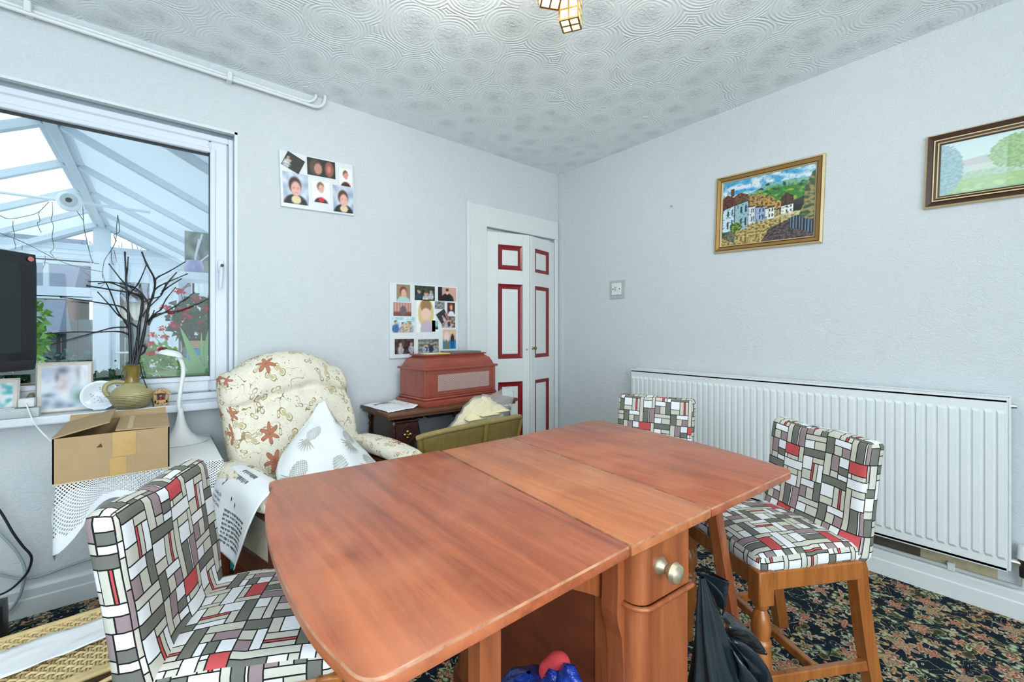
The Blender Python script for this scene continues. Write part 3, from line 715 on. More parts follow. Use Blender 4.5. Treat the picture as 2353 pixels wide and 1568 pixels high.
for px, py in [(450, 688), (425, 712), (478, 710), (426, 728), (466, 742), (415, 670), (395, 720), (400, 748), (378, 708)]:
    q = at(px, py, y=3.42) - Vector((gb.x, gb.y, BZ + .2)); m = MB()
    MB().tube([(q.x * .5, 0, .05), q], .0025, 5).build('stem', M_leaf, t_)
    leaves('flower_head', M_petal, t_, cloud(q, (.028, .02, .016), 40, px), .018, .8, px)
vb = at(395, 830, y=3.15); vb.z = BZ
t_ = thing('variegated_plant', 'light green plant with small red flowers left of the aloe', 'plant', vb)
pot('pot', (0, 0, 0), .06, .08, M_terracotta, t_)
leaves('foliage', M_leaf2, t_, cloud((-.05, 0, .12), (.10, .07, .11), 220, 9), .035, .8, 6)
for px, py in [(352, 770), (345, 790), (352, 812), (370, 805), (345, 812), (372, 755), (378, 775)]:
    q = at(px, py, y=3.1) - vb; MB().tube([(0, 0, .1), (q.x * .6, q.y, q.z - .05), q], .002, 5).build('stem', M_leaf2, t_)
    leaves('flower_head', M_petal, t_, cloud(q, (.018, .015, .014), 30, px), .014, .8, px)
lb = at(300, 862, y=2.98); lb.z = BZ
t_ = thing('trailing_plant', 'low dark green trailing plant seen behind the stoneware jug', 'plant', lb)
pot('pot', (0, 0, 0), .05, .05, M_terracotta, t_)
leaves('foliage', M_leaf, t_, cloud((-.05, 0, .07), (.10, .05, .03), 190, 12), .035, .7, 8)
lb = at(40, 868, y=3.02); lb.z = BZ
t_ = thing('leafy_plant', 'broad leafed green plant under the television behind the glass', 'plant', lb)
pot('pot', (0, 0, 0), .06, .06, M_terracotta, t_)
leaves('foliage', M_leaf, t_, cloud((0, 0, .09), (.14, .05, .03), 160, 13), .045, .7, 9)
# wall shelf with orchid pot and canvas
sp = at(430, 634, y=4.0)
t_ = thing('wall_shelf', 'white wall shelf inside the conservatory beside the door', 'shelf', (XE1 - .05, 4.0, sp.z - .03))
sh0 = at(388, 638, y=4.0); m = MB((XE1 - .05, 4.0, sp.z - .03))
m.b2((sh0.x, 3.9, sp.z - .035), (XE1 - .04, 4.2, sp.z + .02), .004).build('shelf_board', M_upvc, t_)
MB((XE1 - .05, 4.0, sp.z - .03)).b2((XE1 - .07, 3.98, sp.z - .2), (XE1 - .04, 4.02, sp.z - .035)).build('bracket', M_upvc, t_)
op = at(446, 616, y=4.0); op.z = sp.z + .02
t_ = thing('orchid_pot', 'lilac glass pot with pale bare stems on the conservatory shelf', 'plant', op)
MB().lathe([(0, 0), (.045, 0), (.06, .03), (.058, .07), (.045, .095), (.04, .095), (.05, .06), (0, .05)], (0, 0, 0), 20).build('pot', M_lilac, t_, 40)
for a, b in (((0, 0), (.05, .3)), ((.01, 0), (.03, .26)), ((.02, 0), (.12, .18))):
    MB().tube(bez([(a[0], 0, .05), (b[0] * .3, 0, b[1] * .5), (b[0], .0, b[1])], 5), .006, 6).build('stem', M_paper, t_)
def grid_paint(w, h, nx, ny, fn, y=0, x0=0, z0=0):
    m = MB(); cols = []
    for j in range(ny + 1):
        for i in range(nx + 1): cols.append(lin(fn(i / nx, 1 - j / ny)))
    m.grid(lambda u, v: (x0 + u * w, y, z0 + v * h), nx, ny); return m, cols
def canvas_fn(u, v):
    n = noise.noise(Vector((u * 5, v * 5, 3))); k = .62 + .25 * n
    return (k, k * 1.02, k * .97)
t_ = thing('floral_canvas', 'grey floral canvas standing on the conservatory shelf behind the lilac pot', 'picture', (op.x - .05, 4.16, sp.z + .02), 0)
m, c = grid_paint(.24, .34, 14, 20, canvas_fn, -.011); m.build('print', M_print, t_, cols=c)
MB().b2((0, -.01, 0), (.24, .01, .34)).build('stretcher_frame', M_greyp, t_)
# garden
struct(MB().b2((-14, YC + .1, -.5), (12, 40, -.32)), 'floor_garden', M_soil)
def bush(name, label, c, r, n, size, mat, seed, trunk=True, group=None):
    t_ = thing(name, label, 'bush' if not trunk else 'tree', (c[0], c[1], -.32), 0, group)
    zc = c[2] + .32
    leaves('foliage', mat, t_, cloud((0, 0, zc), r, n, seed), size, .7, seed)
    MB().tube([(0, 0, 0), (.03, 0, zc * .5), (0, .02, zc)], [.06, .05, .03], 7).build('trunk', M_bark, t_)
c = at(98, 690, y=8.0); bush('shrub', 'bright green leafy shrub outside the left conservatory window', (c.x - .28, 8.0, 1.15), (.34, .3, .75), 800, .10, M_leaf2, 21, False)
c = at(62, 720, y=8.6); bush('shrub', 'taller mid green shrub behind the television edge outside', (c.x - .8, 8.9, 1.2), (.6, .4, 1.1), 900, .13, M_leaf, 22, False)
bush('hedge', 'low dark blue green hedge along the end of the garden', (-1.2, 10.2, .3), (1.3, .35, .5), 1300, .1, M_leafd, 23, False)
bush('hedge', 'dark hedge seen low through the conservatory door pane', (.6, 11.0, .2), (.9, .3, .55), 700, .1, M_leafd, 24, False)
t_ = thing('garden_fence', 'weathered grey board fence closing the garden', 'fence', (-1.5, 13, -.32))
for i in range(34): MB((-1.5, 13, -.32)).b2((-5.5 + i * .25, 13, -.32), (-5.5 + i * .25 + .235, 13.025, 1.35 + .02 * (i % 3))).build('board', M_fence, t_)
for z in (.1, 1.0): MB((-1.5, 13, -.32)).b2((-5.5, 13.025, z), (3, 13.07, z + .09)).build('rail', M_fence, t_)
def house(label, x0, x1, y0, y1, z1, zr, wm, name='house'):
    t_ = thing(name, label, 'building', ((x0 + x1) / 2, y0, -.32)); o = t_.location
    MB(o).b2((x0, y0, -.32), (x1, y1, z1)).build('wall', wm, t_)
    ym = (y0 + y1) / 2
    r = MB(o).prism([(y0 - .2, z1 - .05), (y1 + .2, z1 - .05), (ym, zr)], lambda y, z: (x0 - .2, y, z), lambda y, z: (x1 + .2, y, z)).build('roof', M_slate, t_); fixn(r)
    for xx in (x0 + .25 * (x1 - x0), x0 + .72 * (x1 - x0)):
        w = MB(o).b2((xx - .35, y0 - .03, z1 - 1.3), (xx + .35, y0 + .02, z1 - .4)).build('window', M_upvc, t_)
        MB(o).b2((xx - .29, y0 - .045, z1 - 1.24), (xx + .29, y0 - .03, z1 - .46)).build('pane', M_gloss, w)
house('slate roofed brick house far beyond the garden fence', -7.5, -2.0, 18, 24, 2.4, 4.3, M_brick)
house('pale rendered house with slate roof seen past the conservatory door', -1.2, 3.4, 20, 26, 2.2, 3.9, M_render)
house('grey roofed shed standing by the fence', -2.9, -1.55, 11.6, 12.8, 1.15, 1.75, M_fence, 'garden_shed')
for lab, bx, by, bh, sd in (('bare winter tree showing in the left gable light', -4.4, 16.0, 4.6, 31), ('thin bare winter tree behind the centre mullion', -.3, 18.0, 4.2, 32)):
    t_ = thing('bare_tree', lab, 'tree', (bx, by, -.32)); rn = random.Random(sd)
    tr = MB().tube([(0, 0, 0), (.05, 0, bh * .3), (0, .05, bh * .6)], [.13, .1, .06], 8).build('trunk', M_bark, t_)
    m = MB()
    def br(p, d, L, r, k):
        q = p + d * L; m.tube([p, (p + q) / 2 + Vector((rn.uniform(-1, 1), 0, rn.uniform(-1, 1))) * L * .06, q], [r, r * .8, r * .6], 5, cap=False)
        if k:
            for _ in range(3):
                br(p + d * L * rn.uniform(.5, 1), (d + Vector((rn.uniform(-.8, .8), rn.uniform(-.8, .8), rn.uniform(-.2, .6)))).normalized(), L * rn.uniform(.55, .8), r * .6, k - 1)
    for _ in range(6): br(Vector((0, .03, bh * rn.uniform(.3, .6))), Vector((rn.uniform(-1, 1), rn.uniform(-1, 1), rn.uniform(.4, 1.2))).normalized(), bh * .25, .045, 3)
    m.build('branches', M_bark, t_, kind='stuff')

# ================================================================== FIXED THINGS ON WALLS AND CEILING
# heating pipes under the ceiling
t_ = thing('heating_pipe', 'white painted heating pipes running under the ceiling above the window', 'pipe', (X0 + .02, 2.53, 2.40)); O = t_.location
def cpipe(y, za, zb, xe, n):
    MB(O).tube([(X0 + .02, y, za), (xe - .08, y, zb)] + [(xe - .08 + .06 * S(a), y, zb + .06 - .06 * Cc(a)) for a in (.4, .8, 1.2, 1.57)] + [(xe - .02, y, H)], .0085, 10).build('pipe', M_pipe, t_, 60)
cpipe(2.53, 2.408, 2.372, .755, 0); cpipe(2.552, 2.434, 2.397, .715, 1)
for px in (65, 527):
    q = at(px, 195, y=2.54); z = 2.40 if px < 100 else 2.378
    MB(O).b2((q.x - .011, 2.515, z - .012), (q.x + .011, 2.571, z + .034), .003).build('pipe_clip', M_pipe, t_)
# radiator
RX, RY0, RY1, RZ0, RZ1 = 2.53, .07, 1.775, .205, .873
t_ = thing('radiator', 'long white ribbed panel radiator on the right wall', 'radiator', (2.58, (RY0 + RY1) / 2, RZ0)); O = t_.location
m = MB(O); nr = 51; pitch = (RY1 - RY0) / (nr + .0)
z0, z1, zb, zt = RZ0, RZ1, RZ0 + .045, RZ1 - .045
prof = []
for i in range(nr):
    a = RY0 + i * pitch
    for f, dx in ((.10, .0), (.26, 1), (.74, 1), (.90, 0)): prof.append((a + f * pitch, dx))
prof = [(RY0, 0)] + prof + [(RY1, 0)]
vs = []
for (y, k) in prof:
    dx = -.008 * k
    vs += [(RX + .004, y, z0), (RX, y, z0 + .006), (RX, y, zb), (RX + dx, y, zb + .012), (RX + dx, y, zt - .012), (RX, y, zt), (RX, y, z1 - .006), (RX + .004, y, z1)]
fs = [(i * 8 + j, i * 8 + 8 + j, i * 8 + 9 + j, i * 8 + 1 + j) for i in range(len(prof) - 1) for j in range(7)]
m.add(vs, fs); fixn(m.build('front_panel', M_rad, t_))
m = MB(O); m.b2((RX, RY0, RZ0), (RX + .012, RY1, RZ0 + .018), .003); m.b2((RX + .0, RY0, RZ1 - .016), (RX + .014, RY1, RZ1), .003); m.build('seam_edge', M_rad, t_, 40)
MB(O).b2((2.598, RY0 - .008, RZ0 - .004), (2.61, RY1 + .008, RZ1 + .006), .003).build('rear_panel', M_rad, t_)
for ya_ in (RY0 - .008, RY1 - .002): MB(O).b2((RX + .008, ya_, RZ0 + .004), (2.605, ya_ + .01, RZ1 + .002), .003).build('end_cover', M_rad, t_)
gr = MB(O); gr.b2((RX + .016, RY0, RZ1 - .004), (RX + .024, RY1, RZ1 + .003)); gr.b2((2.588, RY0, RZ1 - .004), (2.598, RY1, RZ1 + .003))
ns = 150
for i in range(ns + 1):
    y = RY0 + (RY1 - RY0) * i / ns; gr.b2((RX + .02, y - .0022, RZ1 - .003), (2.592, y + .0022, RZ1 + .002))
gr.b2((2.552, RY0, RZ1 - .003), (2.558, RY1, RZ1 + .002))
gr.build('top_grille', M_rad, t_, kind='stuff')
MB(O).b2((RX + .02, RY0 + .01, RZ0 + .06), (2.596, RY1 - .01, RZ1 - .03)).build('shade_core', M_shade, t_)  # black block paints the shade seen through the grille slots
MB(O).tube([(2.57, RY0 - .006, RZ1 - .03), (2.57, RY0 - .022, RZ1 - .03)], [.012, .009], 10).build('bleed_valve', M_chrome, t_, 40)
v_ = MB(O).tube([(2.585, RY0 - .006, RZ0 + .03), (2.585, RY0 - .04, RZ0 + .03)], .012, 10).build('valve_union', M_chrome, t_, 40)
MB(O).tube([(2.585, RY0 - .04, RZ0 - .02), (2.585, RY0 - .042, RZ0 + .05)], [.013, .017], 12).build('valve_body', M_black, v_, 40)
MB(O).tube([(2.585, RY0 - .041, RZ0 + .05), (2.585, RY0 - .041, RZ0 + .10)], [.02, .017], 14).build('valve_cap', M_white, v_, 40)
# pipe over the skirting
t_ = thing('radiator_pipe', 'white pipe clipped along the top of the right skirting board', 'pipe', (2.615, .7, .128)); O = t_.location
MB(O).tube([(2.6, RY0 - .04, .185), (2.6, RY0 - .04, .14), (2.613, RY0 - .02, .128), (2.613, 1.85, .128)], .0085, 10).build('pipe', M_pipe, t_, 60)
q = at(2185, 1305, x=2.61); MB(O).b2((2.602, q.y - .012, .117), (2.63, q.y + .012, .152), .003).build('pipe_clip', M_pipe, t_)
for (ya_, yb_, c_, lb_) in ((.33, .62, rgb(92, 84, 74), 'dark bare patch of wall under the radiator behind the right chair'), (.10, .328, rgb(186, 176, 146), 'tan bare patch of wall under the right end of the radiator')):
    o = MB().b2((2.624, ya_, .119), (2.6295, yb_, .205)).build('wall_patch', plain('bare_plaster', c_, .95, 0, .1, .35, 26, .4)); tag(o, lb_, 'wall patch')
# light switch
t_ = thing('light_switch', 'white light switch in a grey finger plate on the right wall', 'switch', (X1, 1.965, 1.442), -PI / 2)
MB().box((0, -.003, 0), (.135, .006, .135), bev=.002).build('finger_plate', plain('grey_plate', rgb(172, 184, 184), .4), t_)
MB().box((-.002, -.009, .004), (.082, .012, .088), bev=.003, seg=2).build('switch_plate', M_switch, t_)
MB().box((-.006, -.018, .004), (.018, .006, .032), Matrix.Rotation(.12, 3, 'X'), bev=.002).build('rocker', plain('rocker_grey', rgb(176, 190, 192), .35), t_)
for x in (-.03, .028): MB().lathe([(0, 0), (.0045, 0), (.0035, .0015), (0, .0015)], (x, -.0148, .004), 10, Matrix.Rotation(PI / 2, 4, 'X')).build('screw', M_inkgrey if False else M_iron, t_)
o = MB((X1, 1.527, 1.957)).tube([(2.63, 1.527, 1.957), (2.618, 1.527, 1.955), (2.612, 1.527, 1.965)], .0025, 6).lathe([(0, 0), (.007, 0), (.006, .004), (0, .004)], (2.63, 1.527, 1.957), 10, Matrix.Rotation(-PI / 2, 4, 'Y')).build('wall_hook', M_chrome)
o.location = (X1, 1.527, 1.957); tag(o, 'small bare picture hook on the right wall left of the village painting', 'hook')
# ceiling light
t_ = thing('ceiling_light', 'ceiling light with square shell pane shades over the table', 'ceiling light', (.95, .93, H))
MB().lathe([(0, -.03), (.05, -.028), (.06, -.012), (.06, 0), (0, 0)], (0, 0, 0), 20).build('ceiling_rose', M_brass, t_, 40)
def shade(off, rz, ti, k):
    M = Matrix.Translation(off) @ Matrix.Rotation(rz, 4, 'Z') @ Matrix.Rotation(ti, 4, 'Y')
    arm = MB().tube(bez([(0, 0, -.02), (off[0] * .6, off[1] * .6, -.05), M @ Vector((0, 0, .055))], 5), .005, 7).build('arm', M_brass, t_, 60)
    w, h = .031, .052; P = MB(); Fm = MB()
    for s in range(4):
        R_ = Matrix.Rotation(s * PI / 2, 4, 'Z')
        for i in range(2):
            for j in range(3):
                x0, z0 = -w + i * w + .003, -h + j * h * 2 / 3 + .003
                b = MB().b2((x0, -w - .001, z0), (x0 + w - .006, -w + .001, z0 + h * 2 / 3 - .006)); b.xf(R_); P.add(b.v, b.f)
        for x in (-w, 0):
            b = MB().b2((x - .0028, -w - .0028, -h), (x + .0028, -w + .0028, h)); b.xf(R_); Fm.add(b.v, b.f)
        for j in range(4):
            z = -h + j * h * 2 / 3; b = MB().b2((-w, -w - .0026, z - .0026), (w, -w + .0026, z + .0026)); b.xf(R_); Fm.add(b.v, b.f)
    for i in range(2):
        for j in range(2):
            x0, y0 = -w + i * w + .003, -w + j * w + .003; P.b2((x0, y0, -h - .001), (x0 + w - .006, y0 + w - .006, -h + .001))
    Fm.b2((-w, -.0026, -h - .0026), (w, .0026, -h + .0026)); Fm.b2((-.0026, -w, -h - .0026), (.0026, w, -h + .0026)); Fm.b2((-w, -w, h - .002), (w, w, h + .002))
    P.xf(M); Fm.xf(M); sh = Fm.build('lamp_shade', M_brass, t_)
    P.build('shell_panes', M_shell, sh)
qa = at(1311, 22, z=2.235) - Vector((.95, .93, H)); qb = at(1262, -22, z=2.27) - Vector((.95, .93, H))
def bulb(p, e):
    d = bpy.data.lights.new("ceiling_bulb", "POINT"); d.energy = e; d.color = (1, .94, .86); d.shadow_soft_size = .06
    o = bpy.data.objects.new("ceiling_bulb", d); COL.objects.link(o); o.location = p
for bp in ((.78, 1.0, 2.22), (.95, .68, 2.22)): bulb(bp, 10)
shade(qa, .55, .0, 0); shade(qb, 1.1, .55, 1); shade((-.13, .02, -.19), .2, -.4, 2); shade((.03, -.15, -.19), -.7, .4, 3)

# ================================================================== PICTURES
def blob(u, v, cx, cy, rx, ry): return max(0, 1 - ((u - cx) / rx) ** 2 - ((v - cy) / ry) ** 2)
def mixc(a, b, t): t = max(0, min(1, t)); return tuple(x * (1 - t) + y * t for x, y in zip(a, b))
def C(r, g, b): return (r / 255, g / 255, b / 255)
def sm(t): t = max(0, min(1, t)); return t * t * (3 - 2 * t)
def portrait(bg, hair, skin, top, cx=.5, cy=.45, s=1.0, coll=None, bg2=None):
    def f(u, v):
        n = noise.noise(Vector((u * 4 + cx * 9, v * 4, cy * 7)))
        c = mixc(bg, bg2 or bg, .5 + n)
        c = mixc(c, top, sm(blob(u, v, cx, 1.05, .5 * s, .38 * s) * 3))
        if coll: c = mixc(c, coll, sm(blob(u, v, cx + .02, .86, .2 * s, .14 * s) * 3))
        c = mixc(c, hair, sm(blob(u, v, cx - .01, cy - .05 * s, .27 * s, .30 * s) * 2.2))
        c = mixc(c, skin, sm(blob(u, v, cx + .02, cy + .06 * s, .215 * s, .27 * s) * 1.9))
        c = mixc(c, mixc(skin, hair, .5), .45 * sm(blob(u, v, cx - .06 * s, cy + .03 * s, .05 * s, .04 * s) * 2) + .45 * sm(blob(u, v, cx + .10 * s, cy + .03 * s, .05 * s, .04 * s) * 2) + .35 * sm(blob(u, v, cx + .02, cy + .17 * s, .07 * s, .03 * s) * 2))
        return c
    return f
def crowd(bg, cols, seed, n=4, lo=None):
    rn = random.Random(seed); ps = [(rn.uniform(.12, .88), rn.uniform(.35, .6), rn.uniform(.1, .17), rn.choice(cols), rn.uniform(.0, 1)) for _ in range(n)]
    def f(u, v):
        q = noise.noise(Vector((u * 6, v * 6, seed))); q2 = noise.noise(Vector((u * 13, v * 13, seed + 4))); c = mixc(bg, lo or C(60, 58, 52), .4 + 1.1 * q)
        for (x, y, r, k, hh) in ps:
            u2, v2 = u + .03 * q2, v + .04 * q
            c = mixc(c, mixc(k, C(60, 60, 66), .25 + .5 * q2), sm(blob(u2, v2, x, y + r * 2.4, r * 1.1, r * 2.2) * 1.8))
            c = mixc(c, C(208, 168, 150), .9 * sm(blob(u2, v2, x, y, r * .6, r * .85) * 1.5))
            c = mixc(c, C(92, 70, 56), .8 * sm(blob(u2, v2, x, y - r * .7, r * .5, r * .35) * 1.5))
        return c
    return f
WHT = C(236, 238, 236)
def board(name, label, loc, w, h, tilt, photos):
    t_ = thing(name, label, 'photo board', loc, 0, None, tilt)
    MB().box((0, -.008, 0), (w, .016, h), bev=.002).build('backing_board', M_white, t_)
    for (u0, u1, v0, v1, rot, fn) in photos:
        pw, ph = (u1 - u0) * w, (v1 - v0) * h; n = max(6, int(pw / .0055)); k = max(6, int(ph / .0055))
        m, c = grid_paint(pw, ph, n, k, fn, 0, -pw / 2, -ph / 2)
        m.xf(Matrix.Translation((((u0 + u1) / 2 - .5) * w, -.0175 - (.0012 if rot else 0), (.5 - (v0 + v1) / 2) * h)) @ Matrix.Rotation(rot, 4, 'Y'))
        m.build('photograph', M_print, t_, cols=c)
bl, bl2 = C(150, 164, 190), C(214, 222, 232)
board('photo_board', 'upper white board with six family photographs beside the window', (.709, Y1, 1.957), .39, .298, -.035, [
    (.05, .29, .05, .33, .45, crowd(C(50, 54, 48), [C(230, 214, 222), C(220, 228, 230)], 3, 3)),
    (.35, .735, .03, .35, 0, lambda u, v: (lambda c: mixc(mixc(mixc(mixc(c, C(92, 74, 66), sm(blob(u, v, .30, .5, .25, .5) * 3)), C(196, 140, 128), sm(blob(u, v, .38, .58, .15, .34) * 3)), C(150, 90, 84), sm(blob(u, v, .78, .5, .17, .5) * 3)), C(196, 130, 120), sm(blob(u, v, .77, .5, .08, .25) * 2)))(C(44, 50, 42))),
    (.79, .975, .11, .45, 0, portrait(WHT, C(110, 66, 44), C(222, 150, 140), C(70, 30, 34), .5, .36, .85)),
    (.03, .355, .37, .93, 0, portrait(bl, C(66, 48, 42), C(226, 176, 164), C(40, 40, 44), .48, .45, 1.05, C(226, 210, 168), bl2)),
    (.40, .645, .44, .84, 0, portrait(WHT, C(120, 96, 70), C(222, 172, 160), C(52, 46, 52), .5, .3, .85, C(206, 40, 44))),
    (.69, .985, .46, .965, 0, portrait(bl, C(84, 56, 44), C(228, 178, 164), C(36, 36, 40), .5, .48, 1.05, C(222, 206, 164), bl2))])
board('photo_board', 'lower white board crowded with small snapshots above the red machine case', (1.375, Y1, 1.204), .496, .476, -.006, [
    (.09, .275, .02, .25, 0, portrait(C(150, 130, 106), C(110, 66, 46), C(220, 170, 150), C(170, 206, 206), .5, .45, 1.1)),
    (.34, .635, .02, .22, 0, crowd(C(70, 78, 60), [C(220, 226, 230), C(36, 66, 84), C(214, 150, 130)], 5, 4, C(30, 32, 30))),
    (.685, .97, .02, .215, 0, lambda u, v: mixc(mixc(mixc(mixc(C(200, 160, 140), C(36, 22, 26), 1 if u < .22 else 0), C(22, 22, 24), sm(blob(u, v, .5, .95, .38, .55) * 4)), C(226, 178, 160), sm(blob(u, v, .5, .35, .1, .2) * 3)), C(60, 30, 26), sm(blob(u, v, .5, .2, .1, .12) * 3))),
    (.045, .29, .26, .44, 0, lambda u, v: mixc(mixc(mixc(C(204, 166, 156), C(170, 120, 112), .5 + .5 * S(u * 40)), C(120, 76, 60), sm((v - .6) * 6)), C(110, 96, 104), sm(blob(u, v, .55, .6, .2, .4) * 3))),
    (.365, .64, .21, .655, 0, lambda u, v: (lambda c: mixc(mixc(mixc(mixc(c, C(214, 190, 140), sm(blob(u, v, .5, .42, .46, .5) * 4)), C(150, 118, 80), sm(blob(u, v, .5, .2, .32, .24) * 3)), C(234, 196, 176), sm(blob(u, v, .5, .44, .28, .2) * 3)), C(190, 174, 194), sm(blob(u, v, .55, .95, .38, .32) * 4)))(WHT)),
    (.635, .785, .225, .33, 0, crowd(C(170, 176, 178), [C(130, 136, 150)], 8, 3)),
    (.83, .95, .235, .40, 0, portrait(C(70, 34, 26), C(150, 90, 60), C(220, 170, 150), C(230, 230, 232), .5, .4, .9)),
    (.02, .34, .455, .66, 0, crowd(C(220, 230, 234), [C(236, 214, 150), C(206, 190, 190), C(70, 120, 180)], 11, 6, C(150, 200, 210))),
    (.68, .83, .355, .515, -.6, crowd(C(44, 40, 50), [C(236, 226, 232), C(216, 110, 130)], 12, 2)),
    (.74, .955, .43, .595, 0, crowd(C(196, 160, 150), [C(214, 220, 230), C(80, 40, 50)], 13, 3)),
    (.59, .69, .495, .65, 0, lambda u, v: WHT if u < .08 or u > .92 or v < .06 or v > .8 else mixc(C(130, 190, 186), C(30, 36, 36), sm((v - .45) * 4))),
    (.06, .325, .745, .945, 0, crowd(C(84, 62, 58), [C(206, 200, 210), C(186, 180, 190)], 15, 2, C(30, 18, 18))),
    (.385, .69, .755, .95, 0, crowd(C(150, 160, 150), [C(150, 150, 206), C(190, 206, 236), C(40, 50, 80), C(226, 226, 216)], 16, 5)),
    (.755, .965, .62, .90, 0, lambda u, v: mixc(mixc(mixc(mixc(C(214, 182, 150), C(40, 130, 170), sm((v - .45) * 5)), C(232, 206, 196), sm(blob(u, v, .28, .4, .2, .3) * 4)), C(130, 110, 80), sm(blob(u, v, .26, .85, .15, .35) * 4)), C(34, 40, 50) if v < .6 else C(30, 90, 150), sm(blob(u, v, .73, .62, .17, .42) * 4)))])
# village painting, drawn as simple patches of colour
def inpoly(x, y, P):
    r = False; j = len(P) - 1
    for i in range(len(P)):
        if (P[i][1] > y) != (P[j][1] > y) and x < (P[j][0] - P[i][0]) * (y - P[i][1]) / (P[j][1] - P[i][1]) + P[i][0]: r = not r
        j = i
    return r
houses = [  # x0,x1, eave y at x0/x1, base y at x0/x1, ridge height
    (0.0, .145, .42, .37, .80, .76, .20, C(196, 222, 232), C(104, 56, 44)), (.145, .31, .37, .33, .78, .76, .20, C(150, 186, 196), C(116, 84, 52)),
    (.31, .385, .43, .43, .71, .70, .24, C(214, 222, 226), C(176, 138, 80)), (.385, .50, .46, .46, .69, .68, .26, C(150, 168, 200), C(186, 146, 84)),
    (.50, .595, .50, .49, .675, .665, .32, C(228, 232, 226), C(192, 150, 84)), (.595, .665, .535, .53, .655, .645, .40, C(176, 158, 110), C(200, 160, 92)), (.665, .79, .50, .485, .63, .62, .33, C(232, 234, 222), C(84, 62, 52))]
def village(u, v):
    n = noise.noise(Vector((u * 9, v * 14, 1))); n2 = noise.noise(Vector((u * 40, v * 40, 5))); n3 = noise.noise(Vector((u * 18, v * 22, 9)))
    sky = mixc(C(70, 160, 206), C(214, 230, 236), sm(.45 + n * 1.4 + (v - .05) * 1.6))
    c = sky; hill = .20 + .05 * S(u * 5 + 1.2) - .05 * u + .045 * math.exp(-((u - .52) / .07) ** 2) * -1 + .03
    if v > hill:
        k = (v - hill) * 3.4
        c = mixc(C(120, 178, 178), C(58, 124, 52), sm(k * 2 + n * .6))
        c = mixc(c, C(150, 178, 60), sm(n3 * 2.2 - .2)); c = mixc(c, C(26, 66, 44), sm(-n3 * 2.6 - .35))
    if v > .60 + .1 * (1 - u) + (.16 if u < .3 else 0) * (1 - u / .3): 
        c = mixc(C(196, 178, 112), C(126, 106, 54), sm(.5 + n2 * 1.3)); c = mixc(c, C(220, 214, 180), sm((.72 - v) * 8))
    if inpoly(u, v, [(1, .72), (.80, .70), (.56, .80), (.46, 1.0), (1, 1.0)]): c = mixc(C(96, 82, 80), C(48, 44, 52), sm(.5 + n2 * 1.6)); c = mixc(c, C(150, 110, 96), sm(n3 * 2 - .5))
    for (x0, x1, e0, e1, b0, b1, rh, wc, rc) in houses:
        if x0 <= u < x1 + .0:
            t = (u - x0) / (x1 - x0); e = e0 + (e1 - e0) * t; b = b0 + (b1 - b0) * t
            if e < v < b:
                c = mixc(wc, mixc(wc, C(70, 90, 100), .6), sm(n2 * 1.2)); w = t * 3 % 1; q = (v - e) / (b - e)
                if .3 < w < .72 and (.16 < q < .4 or .6 < q < .88) and t > .3: c = C(44, 66, 82)
                if t < .05: c = C(30, 44, 50)
            rt = e - (e - rh) * (1 - abs(t - .42) * .55)
            if rt < v <= e + .012: c = mixc(rc, mixc(rc, C(40, 26, 20), .7), sm(.35 + n2 * 1.5))
            if abs(v - e - .012) < .006: c = C(34, 36, 34)
    if inpoly(u, v, [(.10, .12), (.14, .12), (.14, .24), (.10, .24)]): c = C(96, 66, 50)
    if inpoly(u, v, [(.79, .46), (.92, .40), (.93, .62), (.79, .60)]): c = mixc(C(58, 56, 60), C(28, 28, 32), sm((v - .48) * 9))
    if inpoly(u, v, [(1, .08), (.97, .1), (.90, .3), (.90, .5), (.84, .72), (1, .76)]): c = mixc(C(150, 138, 92), C(52, 84, 50), sm(.5 + n3 * 2))
    if blob(u, v, .17, .72, .075, .07) > 0: c = mixc(C(120, 160, 60), C(44, 70, 30), sm(.5 + n2 * 2))
    if inpoly(u, v, [(.74, .71), (.83, .67), (1, .80), (1, .95), (.76, .84)]): c = C(26, 34, 44) if (u * 34 % 1) > .42 else C(96, 128, 150)
    if v > .78 and u < .16 and v < .78 + u * .6 + .1: c = mixc(c, C(60, 72, 84), .6)
    return mixc(c, C(20, 26, 28), .28 * sm(n2 * 2.2 - .2))
def garden(u, v):
    n = noise.noise(Vector((u * 12, v * 12, 2))); n2 = noise.noise(Vector((u * 34, v * 34, 4)))
    c = mixc(C(206, 222, 230), C(226, 236, 226), v * 2)
    if v > .74: c = mixc(C(150, 186, 96), C(110, 150, 80), sm(.5 + n)); c = mixc(c, C(176, 206, 110), sm(n * 2 + .2)); c = mixc(c, C(60, 110, 84), sm((v - .93) * 9))
    elif v > .56: c = mixc(C(186, 204, 170), C(140, 168, 130), sm(.5 + n2))
    if inpoly(u, v, [(.12, .5), (.17, .38), (.36, .34), (.44, .5), (.44, .6), (.12, .62)]): c = C(196, 176, 176) if v < .5 else C(206, 206, 196)
    b0 = blob(u, v, .60, .36, .24, .32); f = b0 + n2 * .25
    if b0 > .02 and f > .08: c = mixc(C(150, 182, 96), C(96, 140, 70), sm(.5 + n2 * 1.6))
    b0 = blob(u, v, .03, .5, .16, .5); f = b0 + n2 * .25
    if b0 > .02 and f > .1: c = mixc(C(140, 172, 190), C(90, 132, 150), sm(.5 + n2 * 1.6))
    b0 = blob(u, v, .86, .4, .2, .35); f = b0 + n2 * .25
    if b0 > .02 and f > .1: c = mixc(C(120, 164, 90), C(80, 126, 80), sm(.5 + n2 * 1.6))
    if blob(u, v, .72, .62, .07, .1) > .3: c = C(120, 160, 176)
    return mixc(c, C(226, 238, 236), .34 if u > .5 else .5)  # pale wash paints the sky reflection over the print
